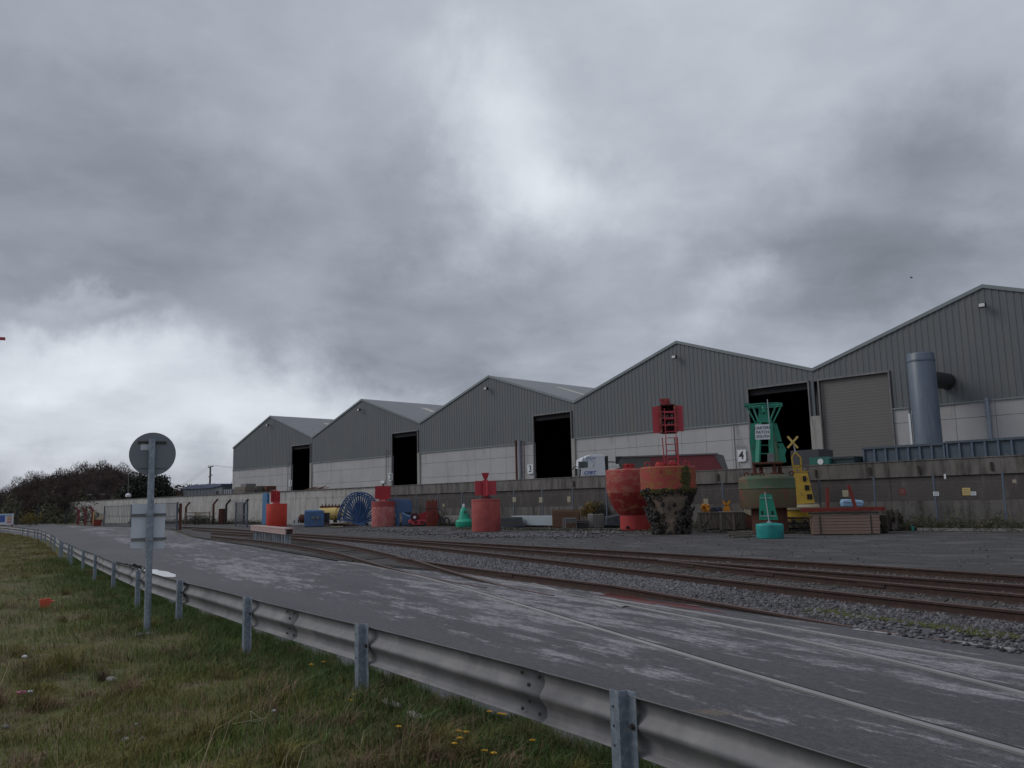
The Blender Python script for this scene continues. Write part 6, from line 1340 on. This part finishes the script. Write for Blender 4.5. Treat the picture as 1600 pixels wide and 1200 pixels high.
# ------------------------------------------------------------------ grass of the verge
def blades(name, n, m, hmin, hmax, wd, sampler, bend=.5, label=None, kind='stuff'):
    P = sampler(n); n = len(P); h = rng.uniform(hmin, hmax, n)**1*np.clip(1+.38*pn(P[:, 0], P[:, 1], 1.9, 4.0)+.25*pn(P[:, 0], P[:, 1], 5.0, 1.0), .35, 2.3); an = rng.uniform(0, 6.28, n); ln = rng.uniform(0, bend, n)*h; w_ = rng.uniform(.7, 1.3, n)*wd
    d = np.stack([np.cos(an), np.sin(an), 0*an], 1); sd_ = np.stack([-np.sin(an+.6), np.cos(an+.6), 0*an], 1)*w_[:, None]/2
    z = np.array([0, 0, 1.]); m1 = P+d*ln[:, None]*.25+z*h[:, None]*.55; t_ = P+d*ln[:, None]+z*h[:, None]*(1-.25*ln/h)[:, None]
    v = np.stack([P-sd_, P+sd_, m1+sd_*.7, m1-sd_*.7, t_], 1).reshape(-1, 3)
    b = np.arange(n)*5; quad = np.stack([b, b+1, b+2, b+3], 1); tri = np.stack([b+3, b+2, b+4], 1)
    idx = np.concatenate([quad, tri], 1).ravel(); ls = np.stack([np.arange(n)*7, np.arange(n)*7+4], 1).ravel()
    me = bpy.data.meshes.new(name); me.vertices.add(len(v)); me.vertices.foreach_set('co', v.astype(np.float32).ravel()); me.loops.add(len(idx)); me.loops.foreach_set('vertex_index', idx.astype(np.int32))
    me.polygons.add(2*n); me.polygons.foreach_set('loop_start', ls.astype(np.int32)); me.materials.append(m); me.update(calc_edges=True)
    o = bpy.data.objects.new(name, me); COL.objects.link(o); o['kind'] = kind
    if label: o['label'] = label
    return o
XR = np.array([p[0] for p in RAILLINE][::-1]); YR = np.array([p[1] for p in RAILLINE][::-1])
vh = np.vectorize(verge_h)
def pn(x, y, s=1.0, ph=0.0): return np.sin(x*1.7*s+ph)*np.sin(y*2.3*s+ph*1.3)+.6*np.sin(x*3.9*s+y*2.1*s+ph)+.4*np.sin(x*7.3*s-y*6.1*s+2*ph)
def vs_(keep=None, far=1.0, dmax=60, ph=0.0, thr=-9, emax=30):
    def fn(n):
        # angle/log distance sampling inside the visible wedge (with margin)
        az = rng.uniform(math.radians(126), math.radians(179), n); r = 2.6*np.exp(rng.uniform(0, 1, n)**far*math.log(dmax/2.6)); x = r*np.cos(az); y = r*np.sin(az)
        e = np.interp(x, XR, YR)+EO-y+.05*np.sin(x*5)+.04*np.sin(x*13); ok = (e > .0) & (e < emax) & (pn(x, y, 1, ph) > thr); x, y = x[ok], y[ok]; return np.stack([x, y, vh(x, y)-.01], -1)
    return fn
g1 = mat('grass_green', (.115, .170, .028), (.205, .205, .036), 1.3, .8, isl=.35, world=True, c3=(.10, .09, .035), t3=.55, sc3=.9, w3=.1)
g2_ = mat('grass_olive', (.22, .20, .042), (.18, .135, .06), 1.1, .85, isl=.35, world=True, c3=(.11, .07, .04), t3=.56, sc3=1.4)
g3 = mat('grass_straw', (.40, .32, .20), (.29, .21, .14), 2, .85, isl=.35, world=True)
g4 = mat('weed_brown', (.21, .125, .085), (.28, .19, .13), 2, .9, isl=.4, world=True)
g5 = mat('weed_dark', (.055, .105, .024), (.105, .15, .034), 2, .8, isl=.35, world=True)
blades('grass', 230000, g1, .03, .10, .0055, vs_(), 1.1, 'short green grass on the verge')
blades('grass', 150000, g2_, .03, .12, .005, vs_(ph=1.0, thr=-.35), 1.2, 'olive grass on the verge')
blades('dry_grass', 30000, g3, .05, .16, .0035, vs_(ph=2.0, thr=.35, dmax=30), 1.0, 'pale dry grass stalks on the verge')
blades('dead_weeds', 60000, g4, .05, .15, .005, vs_(ph=3.1, thr=.25, dmax=40), 1.0, 'reddish brown dead weeds on the verge')
def near_rail(n):
    x = -1.5-rng.uniform(0, 1, n)**1.4*30; e = np.abs(rng.normal(0, .75, n))*(1+.3*np.sin(x*1.9)+.25*np.sin(x*4.3)); y = np.interp(x, XR, YR)+EO-e+.04*np.sin(x*9); return np.stack([x, y, vh(x, y)-.01], -1)
blades('rank_grass', 75000, g5, .06, .17, .007, near_rail, 1.0, 'longer dark green grass under the crash barrier')
blades('dry_grass', 260, g3, .25, .5, .004, vs_(dmax=14), .9, 'tall dead stalks standing in the grass')
def far_sparse(n):
    x = rng.uniform(-100, -24, n); y = np.interp(x, XR, YR)-rng.uniform(0, 1, n)**1.5*9; return np.stack([x, y, vh(x, y)-.01], -1)
blades('far_grass', 60000, g2_, .05, .15, .012, far_sparse, 1.0, 'rough grass at the far end of the verge')
def patch_(n):
    x = rng.uniform(-44, -26, n); y = np.interp(x, XR, YR)-3-rng.uniform(0, 1, n)*5; return np.stack([x, y, vh(x, y)], -1)
blades('bramble', 9000, g4, .1, .45, .02, patch_, 1.3, 'brown bramble patch at the left edge')

def tuss(n):
    m_ = 150; az = rng.uniform(math.radians(128), math.radians(177), m_); r = 3.2*np.exp(rng.uniform(0, 1, m_)*math.log(8)); cx = r*np.cos(az); cy = r*np.sin(az); k = rng.integers(0, m_, n); sg = rng.uniform(.03, .10, m_)[k]
    x = cx[k]+rng.normal(0, 1, n)*sg; y = cy[k]+rng.normal(0, 1, n)*sg; e = np.interp(x, XR, YR)+EO-y; ok = e > .02; x, y = x[ok], y[ok]; return np.stack([x, y, vh(x, y)-.01], -1)
blades('tussock_grass', 26000, g2_, .08, .20, .005, tuss, 1.5, 'scattered olive tussocks in the verge')
blades('tussock_weeds', 14000, g4, .06, .16, .006, tuss, 1.6, 'scattered brown tufts in the verge')
# dandelions
def dandelion(px, py, i):
    z = .10; p = G(px, py, z+.09); p.z = 0; h0 = verge_h(p.x, p.y); t = thing('dandelion', DL[i], 'flower', (p.x, p.y, h0), random.uniform(0, 6), 'dandelions in the verge'); hh = (G(px, py, z+.09).z-h0)
    q = MB(); q.tube((.0, .0, 0), (.004, 0, hh), .003, .0025, 5); q.build('stalk', K['stem'], t)
    q = MB(); R_ = .023
    for k in range(14): a0 = k*2*math.pi/14; q.add([(.004+.004*math.cos(a0-1), .004*math.sin(a0-1), hh), (.004+R_*math.cos(a0-.2), R_*math.sin(a0-.2), hh+.007), (.004+R_*math.cos(a0+.2), R_*math.sin(a0+.2), hh+.007), (.004+.004*math.cos(a0+1), .004*math.sin(a0+1), hh+.004)], [(0, 1, 2, 3)])
    q.lathe([(0, hh-.004), (.009, hh), (.013, hh+.008), (.006, hh+.013), (0, hh+.014)], 8, (.004, 0, 0)); q.build('flower_head', K['flower'], t)
DF = [(487, 1039), (548, 1095), (553, 1086), (764, 1113), (780, 1116), (787, 1117), (709, 1163), (716, 1143), (718, 1154), (729, 1145), (622, 1136), (756, 1174), (770, 1178), (832, 1158), (887, 1140), (886, 1139), (505, 1035)]
DL = ['dandelion far up the verge, the leftmost in bloom', 'open dandelion just below the foot of the second post', 'smaller dandelion touching the foot of the second post', 'dandelion left of a pair under the barrier beam', 'left one of a touching pair of dandelions under the beam', 'right one of a touching pair of dandelions under the beam', 'dandelion lowest left of the small cluster below the broken slab', 'dandelion at the upper left of the small cluster', 'dandelion in the middle of the small cluster', 'orange tinged dandelion at the right of the small cluster', 'faint dandelion left of the broken concrete slab', 'left one of two dandelions near the bottom edge', 'right one of two dandelions near the bottom edge', 'half open dandelion between the cluster and the nearest post', 'tall dandelion on a pale stalk just left of the nearest post', 'second bloom crowding the tall dandelion near the post', 'pale dandelion right of the leftmost one']
for i, (x, y) in enumerate(DF): dandelion(x, y, i)
# litter, stones, slab
def lay(px, py, lift=.02): p = G(px, py, .11); return Vector((p.x, p.y, verge_h(p.x, p.y)+lift)), face(p), 1/ppm(p)
p, a, s = lay(71, 950, .0); t = thing('broken_bucket', 'broken orange plastic bucket lying in the grass at the left', 'bucket', p, a)
q = MB(); q.prism([(-8*s, 14*s), (-6.5*s, 0), (4*s, -1*s), (7*s, 8*s), (13*s, 11*s), (3*s, 12*s), (0, 16*s), (-3*s, 13*s)], -.02, .05); q.build('shard', K['litter_orange'], t)
q = MB(); q.lathe([(6*s, 0), (8.5*s, 14*s), (8*s, 14*s), (5.6*s, 0)], 14, (-1*s, 9*s, 0)); q.build('shell', K['litter_orange'], t)
p, a, s = lay(38, 1088); t = thing('litter', 'crumpled pink and white litter in the grass at the lower left', 'litter', p, a); q = MB(); q.ico((-4*s, 0, 3*s), 7*s, (1.2, .8, .6), .3); q.build('wrapper', K['pink'], t); q = MB(); q.ico((8*s, 0, 3*s), 5*s, (1.1, .8, .6), .3); q.build('crumpled_paper', K['sign_white'], t)
for (x, y, r_, m, lab) in ((38, 1029, 6, 'white', 'small white litter scrap in the grass at the left'), (173, 1062, 10, 'stone', 'pale rounded stone in the middle of the grass'), (197, 1152, 8, 'stone', 'pale stone lying lowest among the grass left of a darker one'), (222, 1152, 8, 'block_dark', 'dark flat stone right of the pale lowest stone'), (184, 1142, 6, 'block_dark', 'small dark stone just above the pale lowest stone'), (433, 1002, 4, 'white', 'tiny white scrap by the third barrier post'), (214, 1131, 5, 'stone', 'thin pale flint above the lowest stones'), (10, 1128, 8, 'block_dark', 'dark stone at the left edge of the grass'), (428, 1123, 5, 'sign_white', 'small pale scrap above the white sticks')):
    p, a, s = lay(x, y, 0); q = MB(); q.ico((0, 0, r_*s*.4), r_*s, (1.15, .9, .7), .15); o = q.build('stone' if m != 'white' and m != 'sign_white' else 'litter', K[m], None, True); o.location = p; o.rotation_euler = (0, 0, random.uniform(0, 3)); tag(o, lab, 'stone' if m not in ('white', 'sign_white') else 'litter')
    b = o.modifiers.new('s', 'SUBSURF'); b.levels = b.render_levels = 1
p, a, s = lay(395, 1143); t = thing('stick_heap', 'few bleached sticks crossed in the grass', 'sticks', p, a)
for (x0_, z0_, x1_, z1_) in ((-30, 2, 22, 6), (-2, 0, -4, 18), (-3, 18, 12, 4), (0, 2, 16, 3)): q = MB(); q.tube((x0_*s, 0, z0_*s), (x1_*s, .02, z1_*s), .004, .003, 5); q.build('stick', K['cream'], t)
a_, b_ = G(570, 1086, .10), G(672, 1140, .10); t = thing('broken_slab', 'broken strip of old concrete edging half buried in the grass by the second post', 'concrete', a_, math.atan2((b_-a_).y, (b_-a_).x))
ln = (b_-a_).length
for f0, f1, w_ in ((-.02, .22, .10), (.27, .62, .13), (.66, .95, .10)):
    q = MB(); q.ico((0, 0, 0), .5, (1, 1, 1), .12); o = q.build('slab_piece', K['block'], t, True); o.location = (ln*(f0+f1)/2, 0, .045); o.scale = (ln*(f1-f0), w_, .07); b = o.modifiers.new('s', 'SUBSURF'); b.levels = b.render_levels = 1
p, a, s = lay(232, 992, 0); t = thing('base_slab', 'flat stone collar half hidden at the foot of the sign post', 'slab', p, a); q = MB(); q.box((0, 0, -.01), (.42, .24, .05)); q.build('slab', K['block_dark'], t, bevel=.02)
# small bird and far bird in the sky
d_ = ray(1424, 434); bp_ = Vector((0, 0, EYE))+d_*160; t = thing('bird', 'tiny dark bird high in the clouds above the nearest shed', 'bird', bp_, 0)
q = MB(); q.ico((0, 0, 0), .16, (1.9, .7, .7), .05); q.build('body', K['black'], t); 
for sg in (-1, 1): q = MB(); q.add([(0, 0, .03), (.15, sg*.05, .03), (.05, sg*.55, .22), (-.12, sg*.3, .14)], [(0, 1, 2, 3)]); q.build('wing', K['black'], t)
